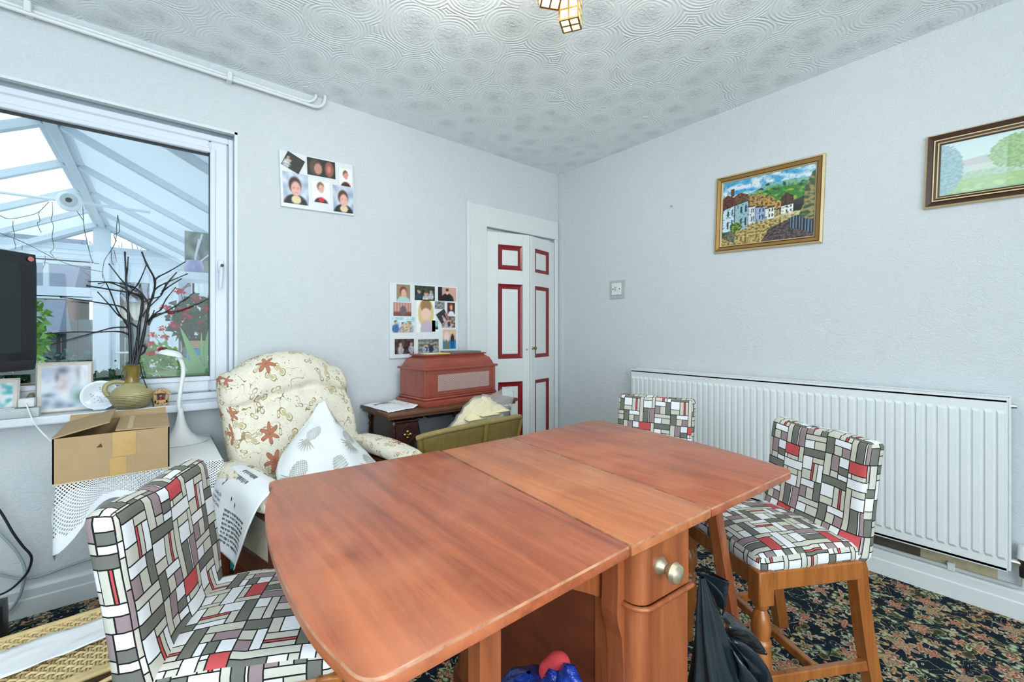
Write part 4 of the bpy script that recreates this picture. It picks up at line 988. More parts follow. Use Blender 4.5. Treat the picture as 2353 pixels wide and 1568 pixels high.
def framed(name, label, loc, w, h, tilt, steps, nx, ny, fn, mat, rz=-PI / 2, cat='picture', glassy=False, M=None):
    t_ = thing(name, label, cat, loc, rz, None, tilt)
    x = 0; tot = sum(s[0] for s in steps)
    fr = MB()
    for k, (bw, y0, y1, mt) in enumerate(steps):
        o = (-w / 2 + x, -h / 2 + x, w / 2 - x, h / 2 - x); i_ = (o[0] + bw, o[1] + bw, o[2] - bw, o[3] - bw); x += bw
        q = [((o[0], o[1]), (o[2], o[1]), (i_[2], i_[1]), (i_[0], i_[1])), ((o[2], o[1]), (o[2], o[3]), (i_[2], i_[3]), (i_[2], i_[1])), ((o[2], o[3]), (o[0], o[3]), (i_[0], i_[3]), (i_[2], i_[3])), ((o[0], o[3]), (o[0], o[1]), (i_[0], i_[1]), (i_[0], i_[3]))]
        for e in q:
            A, B, Cq, Dq = e
            fr.add([(A[0], 0, A[1]), (B[0], 0, B[1]), (B[0], -y0, B[1]), (A[0], -y0, A[1]), (Cq[0], -y1, Cq[1]), (Dq[0], -y1, Dq[1]), (Cq[0], 0, Cq[1]), (Dq[0], 0, Dq[1])], [(0, 1, 2, 3), (3, 2, 4, 5), (5, 4, 6, 7)], mi=mt)
    fixn(fr.build('frame', M, t_))
    pw, ph = w - 2 * tot, h - 2 * tot
    m, c = grid_paint(pw + .002, ph + .002, nx, ny, fn, -.006, -pw / 2 - .001, -ph / 2 - .001); m.build('picture', mat, t_, cols=c)
    MB().box((0, -.002, 0), (w - .004, .003, h - .004)).build('backing', M_brownf, t_)
    if glassy: MB().box((0, -.0085, 0), (pw + .002, .0015, ph + .002)).build('glass', M_glass, t_)
    return t_
gm = [M_gold, M_goldl, M_brownf]
framed('village_painting', 'gilt framed oil painting of a steep cobbled village street', (X1 - .001, .962, 1.822), .552, .452, .036,
       [(.010, .014, .020, 1), (.004, .016, .016, 2), (.016, .021, .015, 0), (.004, .012, .014, 2), (.007, .016, .008, 1)], 190, 150, village, M_oil, M=gm)
framed('garden_print', 'pale cottage garden print in a brown and gold frame at the right edge', (X1 - .001, .075, 1.822), .475, .315, .033,
       [(.006, .016, .024, 1), (.020, .022, .014, 2), (.004, .02, .02, 1), (.008, .014, .012, 2), (.004, .016, .014, 1), (.006, .010, .008, 2)], 110, 70, garden, M_print, M=gm, glassy=True)

# ================================================================== DROP-LEAF TABLE
TZ = .76; TT = .022
TO = Vector((.78, .82, 0))
table = thing('drop_leaf_table', 'reddish mahogany drop leaf table with both leaves raised', 'table', TO)
def rcorner(P, k, r, n=5):
    a, b, c = Vector((*P[k - 1], 0)), Vector((*P[k], 0)), Vector((*P[(k + 1) % len(P)], 0))
    p = b + (a - b).normalized() * r; q = b + (c - b).normalized() * r
    return [tuple(((p * (1 - t) ** 2 + b * 2 * t * (1 - t) + q * t * t).xy)) for t in [i / n for i in range(n + 1)]]
def topslab(name, poly, mat, z1=TZ, th=TT, bev=.005):
    bm = bmesh.new(); vs = [bm.verts.new((x, y, z1 - th)) for x, y in poly]; f = bm.faces.new(vs)
    r = bmesh.ops.extrude_face_region(bm, geom=[f]); 
    bmesh.ops.translate(bm, vec=(0, 0, th), verts=[v for v in r['geom'] if isinstance(v, bmesh.types.BMVert)])
    bmesh.ops.recalc_face_normals(bm, faces=bm.faces[:])
    bmesh.ops.bevel(bm, geom=[e for e in bm.edges if abs(e.verts[0].co.z - e.verts[1].co.z) < 1e-6], offset=bev, segments=2, profile=.6, affect='EDGES')
    bm.verts.index_update(); bm.normal_update(); m = MB(TO)
    for k in (0, 1):
        fl_ = [f for f in bm.faces if (.25 < f.normal.z < .93) == bool(k)]
        if k == 0: m.add([v.co.copy() for v in bm.verts], [[v.index for v in f.verts] for f in fl_])
        else:
            for f in fl_: m.f.append([v.index for v in f.verts]); m.mi.append(1)
    bm.free()
    return m.build(name, [mat, M_edge], table, 35)
def curve_edge(pts, n=6): return [tuple(p.xy) for p in bez([(x, y, 0) for x, y in pts], n)]
left = curve_edge([(.236, 1.212), (.197, 1.11), (.170, .98), (.155, .84), (.149, .70), (.152, .575), (.166, .485)])
P = [(.686, 1.199), (.26, 1.222)] + left + [(.19, .4505), (.633, .4525)]
pl = [(.692, 1.199)] + rcorner([(.692, 1.199), (.215, 1.224), left[3]], 1, .03) + left[3:-1] + rcorner([left[-2], (.1715, .4495), (.639, .4525)], 1, .035) + [(.639, .4525)]
topslab('table_leaf', pl, M_table)
topslab('table_top', [(.9675, 1.186), (.697, 1.192), (.644, .4505), (.9075, .4385)], M_table2)
far = curve_edge([(1.345, .45), (1.393, .62), (1.424, .80), (1.44, .98), (1.447, 1.16)])
pr = rcorner([(.912, .4385), (1.333, .417), (1.393, .62)], 1, .03) + far[3:-3] + rcorner([far[-4], (1.449, 1.1935), (.972, 1.1855)], 1, .03) + [(.972, 1.1855), (.912, .4385)]
topslab('table_leaf', pr, M_table)
# pedestal cabinet under the centre leaf (long axis follows the seams)
ax = Vector((-.053, -.741, 0)).normalized()      # towards the front end
nx_ = Vector((-ax.y, ax.x, 0))                   # to the right (+x)
def tl(a, b, z): return Vector((.815, .45, 0)) - ax * a + nx_ * (b) + Vector((0, 0, z)) - TO
TM = Matrix((nx_, -ax, Vector((0, 0, 1)))).transposed().to_4x4(); TM.translation = Vector((.767, .450, 0)) - TO
def tp(mb, name, mat, smooth=None, par=table): mb.xf(TM); return mb.build(name, mat, par, smooth)
W2 = .080; D_ = .715
def rfront(z0, z1, y=.008):
    r = .03; pts = [(-W2, .12)] + [(-W2 + r - r * Cc(a), y + r - r * S(a)) for a in (0, .4, .8, 1.2, 1.57)] + [(W2 - .006, y), (W2, y + .006), (W2, .12)]
    return MB().prism(pts, lambda a, b: (a, b, z0), lambda a, b: (a, b, z1))
dr = tp(rfront(.622, .733), 'drawer', M_tside, 40)
kn = MB().lathe([(0, 0), (.017, 0), (.017, .004), (.012, .010), (.009, .016), (.010, .020), (.017, .026), (.020, .033), (.017, .041), (.008, .046), (0, .047)], (-.022, .008, .686), 20, Matrix.Rotation(PI / 2, 4, 'X'))
tp(kn, 'drawer_knob', plain('worn_nickel', rgb(196, 186, 160), .35, .8, .5, .25, 120), 40, dr)
tp(rfront(.075, .612, .010), 'cabinet_door', M_tside, 40)
bd = [(-W2 - .003, .10, .617)] + [(-W2 - .003 + .033 - .033 * Cc(a), (.003 + .033 - .033 * S(a)), .617) for a in (0, .4, .8, 1.2, 1.57)] + [(W2, .003, .617)]
tp(MB().tube(bd, .0052, 8), 'bead_moulding', M_tside, 60)
tp(MB().b2((-W2 + .004, .10, .06), (W2 - .004, D_, .736)), 'cabinet_body', M_tdark)
tp(MB().b2((-W2 - .01, .0, 0), (W2 + .01, D_ + .01, .075), .005), 'plinth', M_tdark)
# shaped left-hand post with its scalloped outline
prof = [(.0, .733), (.032, .733), (.032, .64), (.036, .60), (.030, .58), (.012, .55), (.004, .50), (.002, .44), (.012, .40), (.015, .34), (.012, .26), (.006, .22), (.002, .18), (.02, .12), (.032, .08), (0, .075)]
tp(fixn_ if False else MB().prism([(a, z) for a, z in prof], lambda a, z: (-W2 - a * .55, .045, z), lambda a, z: (-W2 - a * .55, .085, z)), 'scalloped_post', M_tside)
tp(MB().prism([(a, z) for a, z in prof], lambda a, z: (-W2 - a * .55, D_ - .08, z), lambda a, z: (-W2 - a * .55, D_ - .04, z)), 'scalloped_post', M_tside)
# curved bearer under the raised leaf
arc = [(-W2 - .001, .735), (-.38, .735), (-.40, .715), (-.34, .69), (-.26, .672), (-.18, .655), (-.13, .628), (-W2 - .001, .60)]
tp(MB().prism(arc, lambda a, z: (a, .095, z), lambda a, z: (a, .118, z)), 'leaf_bearer', M_tside)
# gate legs and stretchers
def leg(p, q, w): return MB(TO).bar(p, q, w, w, .004)
leg((.353, .487, .735), (.353, .487, 0), .036).build('gate_leg', M_tside, table)
leg((1.175, .575, .736), (1.40, .57, 0), .034).build('gate_leg', M_tside, table)
MB(TO).bar((.36, .505, .13), (.63, 1.06, .13), .026, .03).build('stretcher', M_tside, table)
MB(TO).bar((.36, .505, .705), (.63, 1.06, .705), .022, .04).build('stretcher', M_tdark, table)
MB(TO).bar((1.18, .585, .70), (.88, 1.0, .70), .024, .04).build('stretcher', M_tdark, table)

# ================================================================== DINING CHAIRS (local +Y is the way the sitter faces)
def dining_chair(label, loc, rz, uvo, wav):
    t_ = thing('dining_chair', label, 'chair', loc, rz, 'dining chairs with patchwork covers')
    for s in (-1, 1):
        x = s * .178
        m = MB().box((x, .172, .405), (.050, .050, .10), bev=.004)
        m.lathe([(.014, 0), (.019, .02), (.014, .045), (.016, .06), (.020, .075), (.019, .09), (.025, .13), (.0285, .19), (.026, .228), (.021, .236), (.0275, .242), (.0275, .249), (.022, .256), (.0265, .285), (.0235, .315), (.017, .332), (.014, .338), (.021, .346), (.022, .358)], (x, .172, 0), 18)
        m.build('front_leg', M_oak, t_, 40)
        xr = s * .166; rl = bez([(xr * 1.1, -.225, 0), (xr * 1.06, -.19, .2), (xr, -.172, .42), (xr, -.185, .55), (xr, -.214, .77)], 4)
        mm = MB(); vs = []; fs = []; n = len(rl)
        for p in rl:
            for a, b in ((-1, -1), (1, -1), (1, 1), (-1, 1)): vs.append(p + Vector((a * .0175, b * .02, 0)) * (1 if p.z < .44 else .62))
        for i in range(n - 1):
            for k in range(4): fs.append((i * 4 + k, i * 4 + (k + 1) % 4, i * 4 + 4 + (k + 1) % 4, i * 4 + 4 + k))
        fs += [(3, 2, 1, 0), (n * 4 - 4, n * 4 - 3, n * 4 - 2, n * 4 - 1)]
        mm.add(vs, fs).build('rear_leg', M_oak, t_)
        MB().bar((x, .15, .42), (x, -.165, .42), .03, .055, .004).build('seat_rail', M_oak, t_)
        MB().bar((x, .165, .13), (x * 1.02, -.20, .13), .02, .03, .003).build('stretcher', M_oak, t_)
    MB().bar((-.17, .172, .42), (.17, .172, .42), .03, .055, .004).build('seat_rail', M_oak, t_)
    MB().bar((-.17, -.172, .42), (.17, -.172, .42), .03, .055, .004).build('seat_rail', M_oak, t_)
    MB().bar((-.17, -.02, .13), (.17, -.02, .13), .02, .028, .003).build('stretcher', M_oak, t_)
    def sf(p):
        q = p.copy(); k = (1 - (p.x / .2) ** 2) * (1 - (p.y / .19) ** 2)
        if p.z > 0: q.z += .022 * max(0, k) ** .7 + .0025 * noise.noise(Vector((p.x * 18, p.y * 18, wav)))
        q.x *= 1 - .04 * (p.y < 0)
        return q
    MB().rounded((.385, .365, .055), .022, (16, 16, 3), sf, (0, .008, .463), (uvo[0] + .06, uvo[1])).build('seat_cover', M_block, t_, 70)
    h = .372
    def bf(p):
        z = p.z + h / 2; q = p.copy(); k = z / h
        q.y += -.010 - .036 * k - .014 * k * k + .008 * S(p.x * 7 + .4) * (1 - .6 * k)
        lo = max(0, 1 - k / .35)
        if p.y > 0:
            q.y += .045 * lo ** 2 * (1 - (abs(p.x) / .2) ** 4) + .012 * noise.noise(Vector((p.x * 14 + wav, z * 11, wav))) * (.35 + lo)
        q.x *= 1 + .02 * noise.noise(Vector((0, z * 8, wav + 3)))
        q.z += .010 * noise.noise(Vector((p.x * 9, wav, 1))) * k + (.008 * S(p.x * 14 + wav) if k < .06 else 0)
        return q
    MB().rounded((.384, .056, h), .020, (22, 3, 22), bf, (0, -.166, .43 + h / 2), uvo).build('back_cover', M_block, t_, 70)
    return t_
dining_chair('patchwork covered dining chair in the left foreground with its seat under the table', (.2025, 1.141, 0), -2.041, (.02, .03), 1.3)
dining_chair('patchwork covered dining chair standing right of the table by the radiator', (1.580, .577, 0), 1.067, (.11, .10), 4.7)
dining_chair('patchwork covered dining chair behind the far table leaf with only its back showing', (1.777, 1.196, 0), 1.815, (.07, .16), 8.1)

# ================================================================== ARMCHAIR
AC = (.537, 2.036, 0); AR = .21
arm = thing('armchair', 'high backed wing free armchair in cream floral fabric with dark wooden frame', 'armchair', AC, AR)
def asurf(name, size, r, n, fn, c, mat=None, uvo=(0, 0)):
    return MB().rounded(size, r, n, fn, c, uvo).build(name, mat or M_floral, arm, 70)
def backf(p):
    k = (p.z + .27) / .54; q = p.copy()
    top = .085 * max(0, 1 - (abs(p.x) / .24) ** 2.2) if p.z > 0 else 0
    q.z += top * max(0, min(1, (k - .5) * 2)) + .01 * (k < .2) * 0
    q.x *= 1 - .06 * (1 - k) ** 2 - .035 * max(0, k - .85) / .15
    q.y += .21 * k + .02 * k * k
    if p.y < 0:
        q.y += -.018 * (1 - (abs(p.x) / .32) ** 2) + .034 * math.exp(-((k - .74 - .03 * S(p.x * 9)) / .032) ** 2) + .022 * math.exp(-((k - .14) / .05) ** 2) + .009 * noise.noise(Vector((p.x * 9, k * 9, 2)))
        for bx, bk in ((-.12, .76), (.05, .74), (.18, .78)): q.y += .014 * math.exp(-(((p.x - bx) / .03) ** 2 + ((k - bk) / .05) ** 2))
    q.x += .006 * noise.noise(Vector((1, k * 10, p.x * 3)))
    return q
asurf('back_cushion', (.60, .13, .54), .05, (32, 4, 44), backf, (.035, .12, .68))
def seatf(p):
    q = p.copy(); q.z += .02 * (1 - (p.x / .27) ** 2) * (1 - (p.y / .27) ** 2) * (p.z > 0) + p.y * -.08; return q
asurf('seat_cushion', (.50, .50, .13), .045, (12, 12, 4), seatf, (0, -.13, .40), None, (.3, .2))
for s in (-1, 1):
    x = s * .295 + (.018 if s > 0 else 0)
    def armf(p):
        q = p.copy(); k = (p.y + .26) / .52; q.z += .018 * S(k * PI) + .02 * k; q.x *= .8 + .25 * S(min(1, k + .25) * PI * .5); return q
    asurf('arm_pad', (.115, .50, .075), .033, (6, 12, 4), armf, (x, -.09, .545), None, (.2, .4))
    MB().bar((x, .12, .505), (x, -.375, .50), .06, .032, .008).build('arm_rail', M_dkwood, arm)
    MB().bar((x, -.375, .515), (x, -.40, .50), .066, .05, .012).build('arm_end', M_dkwood, arm)
    MB().box((x, -.12, .40), (.018, .40, .19), bev=.004).build('side_panel', M_floral_plain, arm)
    MB().bar((x, .135, .50), (x, .165, 0), .045, .038, .005, up=(0, 1, 0)).build('rear_leg', M_dkwood, arm)
    MB().bar((x, -.34, .50), (x, -.36, 0), .046, .042, .005, up=(0, 1, 0)).build('front_leg', M_dkwood, arm)
    MB().bar((x, .14, .285), (x, -.345, .30), .032, .08, .004).build('side_rail', M_dkwood, arm)
MB().bar((-.28, -.35, .31), (.30, -.35, .31), .03, .09, .004).build('front_rail', M_dkwood, arm)
MB().b2((-.25, .15, .10), (.30, .17, .30)).build('back_rail', M_dkwood, arm)
AM = Matrix.Translation(AC) @ Matrix.Rotation(AR, 4, 'Z')
def solid(o, th=.0025, off=0):
    md = o.modifiers.new('solid', 'SOLIDIFY'); md.thickness = th; md.offset = off; return o
# printed words laid on a cloth: surf(u,v)->point
def print_words(lines, surf, u0, v0, size, lead, par, mat, name='printed_text', rot=0.0, asp=1.0, lift=.0022):
    m = MB()
    for k, s in enumerate(lines):
        cu = bpy.data.curves.new('words', 'FONT'); cu.body = s; cu.size = 1; cu.resolution_u = 1
        ob = bpy.data.objects.new('words', cu); COL.objects.link(ob)
        dg = bpy.context.evaluated_depsgraph_get(); me = bpy.data.meshes.new_from_object(ob.evaluated_get(dg))
        vs = []
        for v in me.vertices:
            a, b = v.co.x * size * asp, v.co.y * size - k * lead
            a, b = a * Cc(rot) - b * S(rot), a * S(rot) + b * Cc(rot)
            uu, vv = u0 + a, v0 - b
            p = surf(uu, vv); e = 1e-3; n = (surf(uu + e, vv) - p).cross(surf(uu, vv + e) - p).normalized()
            if n.dot(EYE - p) < 0: n = -n
            vs.append(p + n * lift)
        m.add(vs, [list(p.vertices) for p in me.polygons])
        bpy.data.objects.remove(ob); bpy.data.curves.remove(cu); bpy.data.meshes.remove(me)
    m.o = Vector(par.location); return m.build(name, mat, par)
# tea towel over the left arm: control net in world space (columns along the arm, rows over and down)
def net(rows):
    R = [[Vector(p) for p in r] for r in rows]
    def f(u, v):
        u = max(0, min(1, u)); v = max(0, min(1, v))
        def cr(P, t):
            n = len(P) - 1; i = min(int(t * n), n - 1); w = t * n - i
            a, b, c, d = P[max(i - 1, 0)], P[i], P[i + 1], P[min(i + 2, n)]
            return .5 * ((2 * b) + (c - a) * w + (2 * a - 5 * b + 4 * c - d) * w * w + (3 * b - a - 3 * c + d) * w ** 3)
        return cr([cr(r, u) for r in R], v)
    return f
def A(x, y, z): return AM @ Vector((x, y, z))
tw = net([[A(-.20, -.03, .54), A(-.20, -.13, .55), A(-.20, -.24, .545), A(-.20, -.33, .535)],
          [A(-.28, .005, .612), A(-.28, -.11, .613), A(-.28, -.22, .608), A(-.28, -.335, .595)],
          [A(-.343, .02, .590), A(-.350, -.10, .592), A(-.352, -.22, .585), A(-.343, -.345, .57)],
          [A(-.366, .04, .52), A(-.382, -.085, .52), A(-.366, -.20, .505), A(-.378, -.335, .50)],
          [A(-.374, .06, .455), A(-.398, -.07, .44), A(-.368, -.185, .415), A(-.394, -.31, .42)],
          [A(-.378, .075, .42), A(-.404, -.06, .385), A(-.37, -.175, .325), A(-.404, -.28, .35)]])
o = MB(AM @ Vector((-.35, -.1, .4))); tt = thing('tea_towel', 'white tea towel with black printed verse draped over the left armchair arm', 'tea towel', o.o)
o.grid(lambda u, v: tw(u, v), 22, 30); solid(o.build('cloth', M_cloth, tt, 80), .003)
print_words([', loading the', 'se your item,', 'to your home,', 'out, next', 'ds them away'], tw, .10, .56, .046, .040, tt, M_ink, asp=1.0)
def print_marks(surf, u0, v0, rows, width, h, lead, par, seed, rot=0.0):
    rn = random.Random(seed); m = MB(par.location)
    def pt(a, b):
        a, b = a * Cc(rot) - b * S(rot), a * S(rot) + b * Cc(rot)
        p = surf(u0 + a, v0 + b); n = (surf(u0 + a + .001, v0 + b) - p).cross(surf(u0 + a, v0 + b + .001) - p).normalized()
        return p + (n if n.dot(EYE - p) > 0 else -n) * .0022
    for r in range(rows):
        a = 0; b = r * lead
        while a < width - rn.uniform(0, .06):
            w = rn.uniform(.012, .045); q = a
            while q < a + w:
                d = rn.uniform(.004, .009); hh = h * rn.uniform(.55, 1); m.add([pt(q, b), pt(q + d, b), pt(q + d, b + hh), pt(q, b + hh)], [(0, 1, 2, 3)]); q += d + .004
            a += w + .014
    return m.build('printed_text', M_ink, par, kind='stuff')
print_marks(tw, .30, .25, 2, .34, .045, .075, tt, 1)
print_marks(tw, .46, .62, 8, .40, .024, .036, tt, 2)
sc_ = MB(tt.location)
for (u, v, du, dv) in ((.52, .50, .03, .07), (.60, .53, .03, .08)):
    q = [(u, v), (u + .018, v + .02), (u + .006, v + .045), (u + .03, v + dv), (u + .012, v + .05), (u + .022, v + .02)]
    vs = []
    for a, b in q:
        p = tw(a, b); n = (tw(a + .001, b) - p).cross(tw(a, b + .001) - p).normalized(); n = n if n.dot(EYE - p) > 0 else -n; vs.append(p + n * .0022)
    sc_.add(vs, [(0, 1, 2), (2, 3, 4), (4, 5, 0)])
sc_.build('printed_figures', M_ink, tt)
sc_ = MB(tt.location); vs = []
for a, b in [(.28, .33), (.30, .34), (.27, .43), (.24, .475), (.22, .47), (.25, .41)]:
    p = tw(a, b); n = (tw(a + .001, b) - p).cross(tw(a, b + .001) - p).normalized(); n = n if n.dot(EYE - p) > 0 else -n; vs.append(p + n * .0022)
sc_.add(vs, [(0, 1, 2, 5), (5, 2, 3, 4)]).build('printed_plume', M_maroon, tt)
# pineapple cloth on the seat, its peak against the back cushion
pk = net([[A(-.17, -.34, .50), A(-.08, -.35, .51), A(.06, -.35, .50), A(.2, -.33, .49)],
          [A(-.20, -.14, .545), A(-.07, -.16, .60), A(.08, -.17, .60), A(.22, -.14, .54)],
          [A(-.14, .0, .60), A(-.04, -.035, .685), A(.10, -.05, .685), A(.22, -.03, .585)],
          [A(-.05, .05, .67), A(.03, .045, .735), A(.11, .035, .74), A(.18, .03, .64)],
          [A(.06, .085, .765), A(.075, .09, .795), A(.105, .09, .795), A(.115, .085, .76)]])
o = MB(A(0, -.1, .5)); pc = thing('pineapple_cloth', 'white cloth printed with grey pineapples heaped on the armchair seat', 'cloth', o.o)
o.grid(lambda u, v: pk(u, v) + Vector((0, 0, .006 * noise.noise(Vector((u * 9, v * 9, 1))) + .012 * math.exp(-((u - .62) / .05) ** 2))), 26, 26); solid(o.build('cloth', M_cloth, pc, 80), .003)
pm = MB(pc.location)
def on_pk(a, b):
    p = pk(a, b) + Vector((0, 0, .006 * noise.noise(Vector((a * 9, b * 9, 1))) + .012 * math.exp(-((a - .62) / .05) ** 2)))
    n = (pk(a + .001, b) - pk(a, b)).cross(pk(a, b + .001) - pk(a, b)).normalized(); n = n if n.dot(EYE - p) > 0 else -n
    return p + n * .0035
def stroke(a, b, w):
    d = Vector((b[0] - a[0], b[1] - a[1])); n = Vector((-d.y, d.x)).normalized() * w
    pm.add([on_pk(a[0] - n.x, a[1] - n.y), on_pk(a[0] + n.x, a[1] + n.y), on_pk(b[0] + n.x * .3, b[1] + n.y * .3), on_pk(b[0] - n.x * .3, b[1] - n.y * .3)], [(0, 1, 2, 3)])
for cu_, cv, r0 in ((.40, .50, .9), (.74, .44, .3), (.20, .26, 1.2), (.52, .18, .6), (.70, .74, .3), (.86, .22, .6)):
    def R2(x, y, c=cu_, d=cv, r=r0): return (c + (x * Cc(r) - y * S(r)), d - (x * S(r) + y * Cc(r)))
    for sg in (1, -1):
        for i in range(-5, 6):
            q = [(sg * .7 * t_ + i * .022, .7 * t_) for t_ in [k * .008 for k in range(-16, 17)]]
            q = [p for p in q if (p[0] / .062) ** 2 + (p[1] / .085) ** 2 < 1]
            if len(q) > 2: stroke(R2(*q[0]), R2(*q[len(q) // 2]), .0028); stroke(R2(*q[-1]), R2(*q[len(q) // 2]), .0028)
    for i in range(9):
        a = -1.25 + i * .3125; stroke(R2(0, .08), R2(.10 * S(a), .08 + .10 * Cc(a)), .008)
pm.build('pineapple_print', M_inkgrey, pc, kind='stuff')

# ================================================================== TREADLE TABLE, MACHINE CASE, LOOM CHAIR
TB = (1.385, 2.36, 0); tr = thing('treadle_table', 'old sewing machine treadle table with carved dark drawers against the wall', 'table', TB)
def tb(name, mat, mb, par=None, smooth=None): mb.o = Vector(TB); return mb.build(name, mat, par or tr, smooth)
m = MB(); m.b2((.94, 2.158, .678), (1.835, 2.555, .70), .007, seg=2); tb('table_top', M_ttop, m, None, 40)
tb('top_edge', M_ttop, MB().b2((.952, 2.17, .662), (1.823, 2.545, .678), .003))
for sx_, xa, xb in ((-1, .985, 1.135), (1, 1.64, 1.79)):
    tb('drawer_bank', M_drawer, MB().b2((xa + .012, 2.20, .30), (xb - .012, 2.53, .645), .003))
    for k, (za, zb) in enumerate(((.505, .635), (.355, .49))):
        d_ = tb('drawer', M_drawer, MB().b2((xa + .016, 2.186, za), (xb - .004, 2.202, zb), .004))
        cx, cz = (xa + xb) / 2 + .006, (za + zb) / 2; rr = .056
        dm = MB()
        for a in range(4):
            t0, t1 = a * PI / 2, (a + 1) * PI / 2
            dm.bar((cx + rr * S(t0), 2.184, cz + rr * Cc(t0)), (cx + rr * S(t1), 2.184, cz + rr * Cc(t1)), .005, .006)
        tb('diamond_moulding', M_drawer, dm, d_)
        ro = MB()
        for a in range(4): ro.lathe([(0, 0), (.010, .001), (.007, .005), (0, .007)], (cx + .016 * S(a * PI / 2), 2.185, cz + .016 * Cc(a * PI / 2)), 8, Matrix.Rotation(PI / 2, 4, 'X'))
        ro.lathe([(0, 0), (.009, .001), (.008, .009), (.004, .016), (0, .017)], (cx, 2.185, cz), 10, Matrix.Rotation(PI / 2, 4, 'X'))
        tb('rosette_pull', M_brass, ro, d_, 50)
        tb('ledge', M_drawer, MB().b2((xa + .002, 2.18, zb + .004), (xb + .002, 2.2, zb + .014), .003))
    for y in (2.192, 2.525):
        xx = xa + .004 if sx_ < 0 else xb - .004; pr_ = [(.004, .30)]
        for zz in (.345, .495, .64):
            pr_ += [(.006, zz - .12), (.008, zz - .10), (.0065, zz - .06), (.0095, zz - .045), (.005, zz - .035), (.0105, zz - .02), (.012, zz - .008), (.0105, zz + .004), (.005, zz + .012)]
        tb('spindle', M_drawer, MB().lathe(pr_, (xx, y, 0), 12), None, 50)
    tb('side_bead', M_drawer, MB().bar((xa + .003 if sx_ < 0 else xb - .003, 2.19, .497), (xa + .003 if sx_ < 0 else xb - .003, 2.53, .497), .008, .010, .002))
    xi = 1.16 if sx_ < 0 else 1.615
    ir = MB()
    for y in (2.22, 2.50):
        ir.tube(bez([(xi, 2.36 + (y - 2.36) * .5, .66), (xi, y, .45), (xi, 2.36 + (y - 2.36) * .6, .25), (xi, y, .0)], 5), .012, 7)
    ir.bar((xi, 2.2, .655), (xi, 2.52, .655), .02, .02); ir.bar((xi, 2.24, .2), (xi, 2.48, .2), .014, .02); ir.tube([(xi, 2.36 + .08 * Cc(a), .36 + .08 * S(a)) for a in [i * PI / 8 for i in range(16)]], .008, 6, closed=True)
    tb('iron_side_frame', M_iron, ir, None, 60)
tb('iron_cross_bar', M_iron, MB().bar((1.16, 2.45, .2), (1.615, 2.45, .2), .016, .03))
tb('treadle_plate', M_iron, MB().b2((1.23, 2.26, .10), (1.54, 2.46, .115)))
tb('flywheel', M_iron, MB().tube([(1.19, 2.36 + .14 * Cc(a), .36 + .14 * S(a)) for a in [i * PI / 12 for i in range(24)]], .012, 7, closed=True), None, 60)
tb('under_frame', M_iron, MB().b2((1.20, 2.20, .642), (1.58, 2.25, .661)).b2((1.36, 2.19, .63), (1.374, 2.2, .662)))
# machine case
CM = Matrix.Translation((1.187, 2.213, .70)) @ Matrix.Rotation(math.radians(5.5), 4, 'Z')
cs_ = thing('machine_case', 'reddish wooden sewing machine case with pierced lattice front', 'case', CM.translation.copy(), math.radians(5.5))
CW, CD = .545, .275
MB().b2((-.018, -.018, 0), (CW + .018, CD + .018, .035), .006, seg=2).b2((-.008, -.008, .035), (CW + .008, CD + .008, .05), .006).build('base_moulding', M_case, cs_, 40)
MB().b2((0, 0, .05), (CW, CD, .212), .003).build('case_body', M_case, cs_)
MB().b2((-.012, -.012, .208), (CW + .012, CD + .012, .222), .005, seg=2).build('lid_moulding', M_case, cs_, 40)
lp = [(0, .0), (.012, .004), (.018, .02), (.032, .045), (.060, .062), (.062, .07)]
ld = MB(); vs = []; fs = []
for (i_, z) in lp: vs += [(i_ * .8, i_, .222 + z), (CW - i_ * .8, i_, .222 + z), (CW - i_ * .8, CD - i_, .222 + z), (i_ * .8, CD - i_, .222 + z)]
for i in range(len(lp) - 1):
    for k in range(4): fs.append((i * 4 + k, i * 4 + (k + 1) % 4, i * 4 + 4 + (k + 1) % 4, i * 4 + 4 + k))
n_ = len(lp) * 4; fs += [(n_ - 4, n_ - 3, n_ - 2, n_ - 1), (3, 2, 1, 0)]
ld.add(vs, fs).build('lid', M_case, cs_)
MB().b2((.035, .05, .289), (CW - .035, CD - .05, .298), .003).build('lid_cap', M_case, cs_)
for x in (.012, CW - .028): MB().b2((x, -.006, .05), (x + .018, .004, .206), .003).build('corner_strip', M_case, cs_)
M_lat = plain('lattice_backing', (.02, .012, .012), .9)
MB().b2((.085, -.0015, .085), (.485, .004, .18)).build('lattice_back', M_lat, cs_)
la = MB(); st = .0135
for i in range(-9, 40):
    for sg in (1, -1):
        a = Vector((.085 + i * st, .085)); pts = []
        x0 = a.x; za, zb = .085, .18
        xa_, xb_ = x0, x0 + sg * .095
        t0, t1 = 0.0, 1.0
        lo, hi = .085, .485
        if sg > 0: t0 = max(0, (lo - xa_) / .095); t1 = min(1, (hi - xa_) / .095)
        else: t0 = max(0, (xa_ - hi) / .095); t1 = min(1, (xa_ - lo) / .095)
        if t1 - t0 > .02: la.bar((xa_ + sg * .095 * t0, -.0025 - .001 * (sg > 0), za + .095 * t0), (xa_ + sg * .095 * t1, -.0025 - .001 * (sg > 0), za + .095 * t1), .0038, .003, up=(0, 1, 0))
la.build('lattice', plain('lattice_strips', rgb(196, 166, 160), .5), cs_, kind='stuff')
MB().b2((.03, -.0035, .062), (CW - .03, .002, .074), .002).build('front_bead', M_case, cs_)
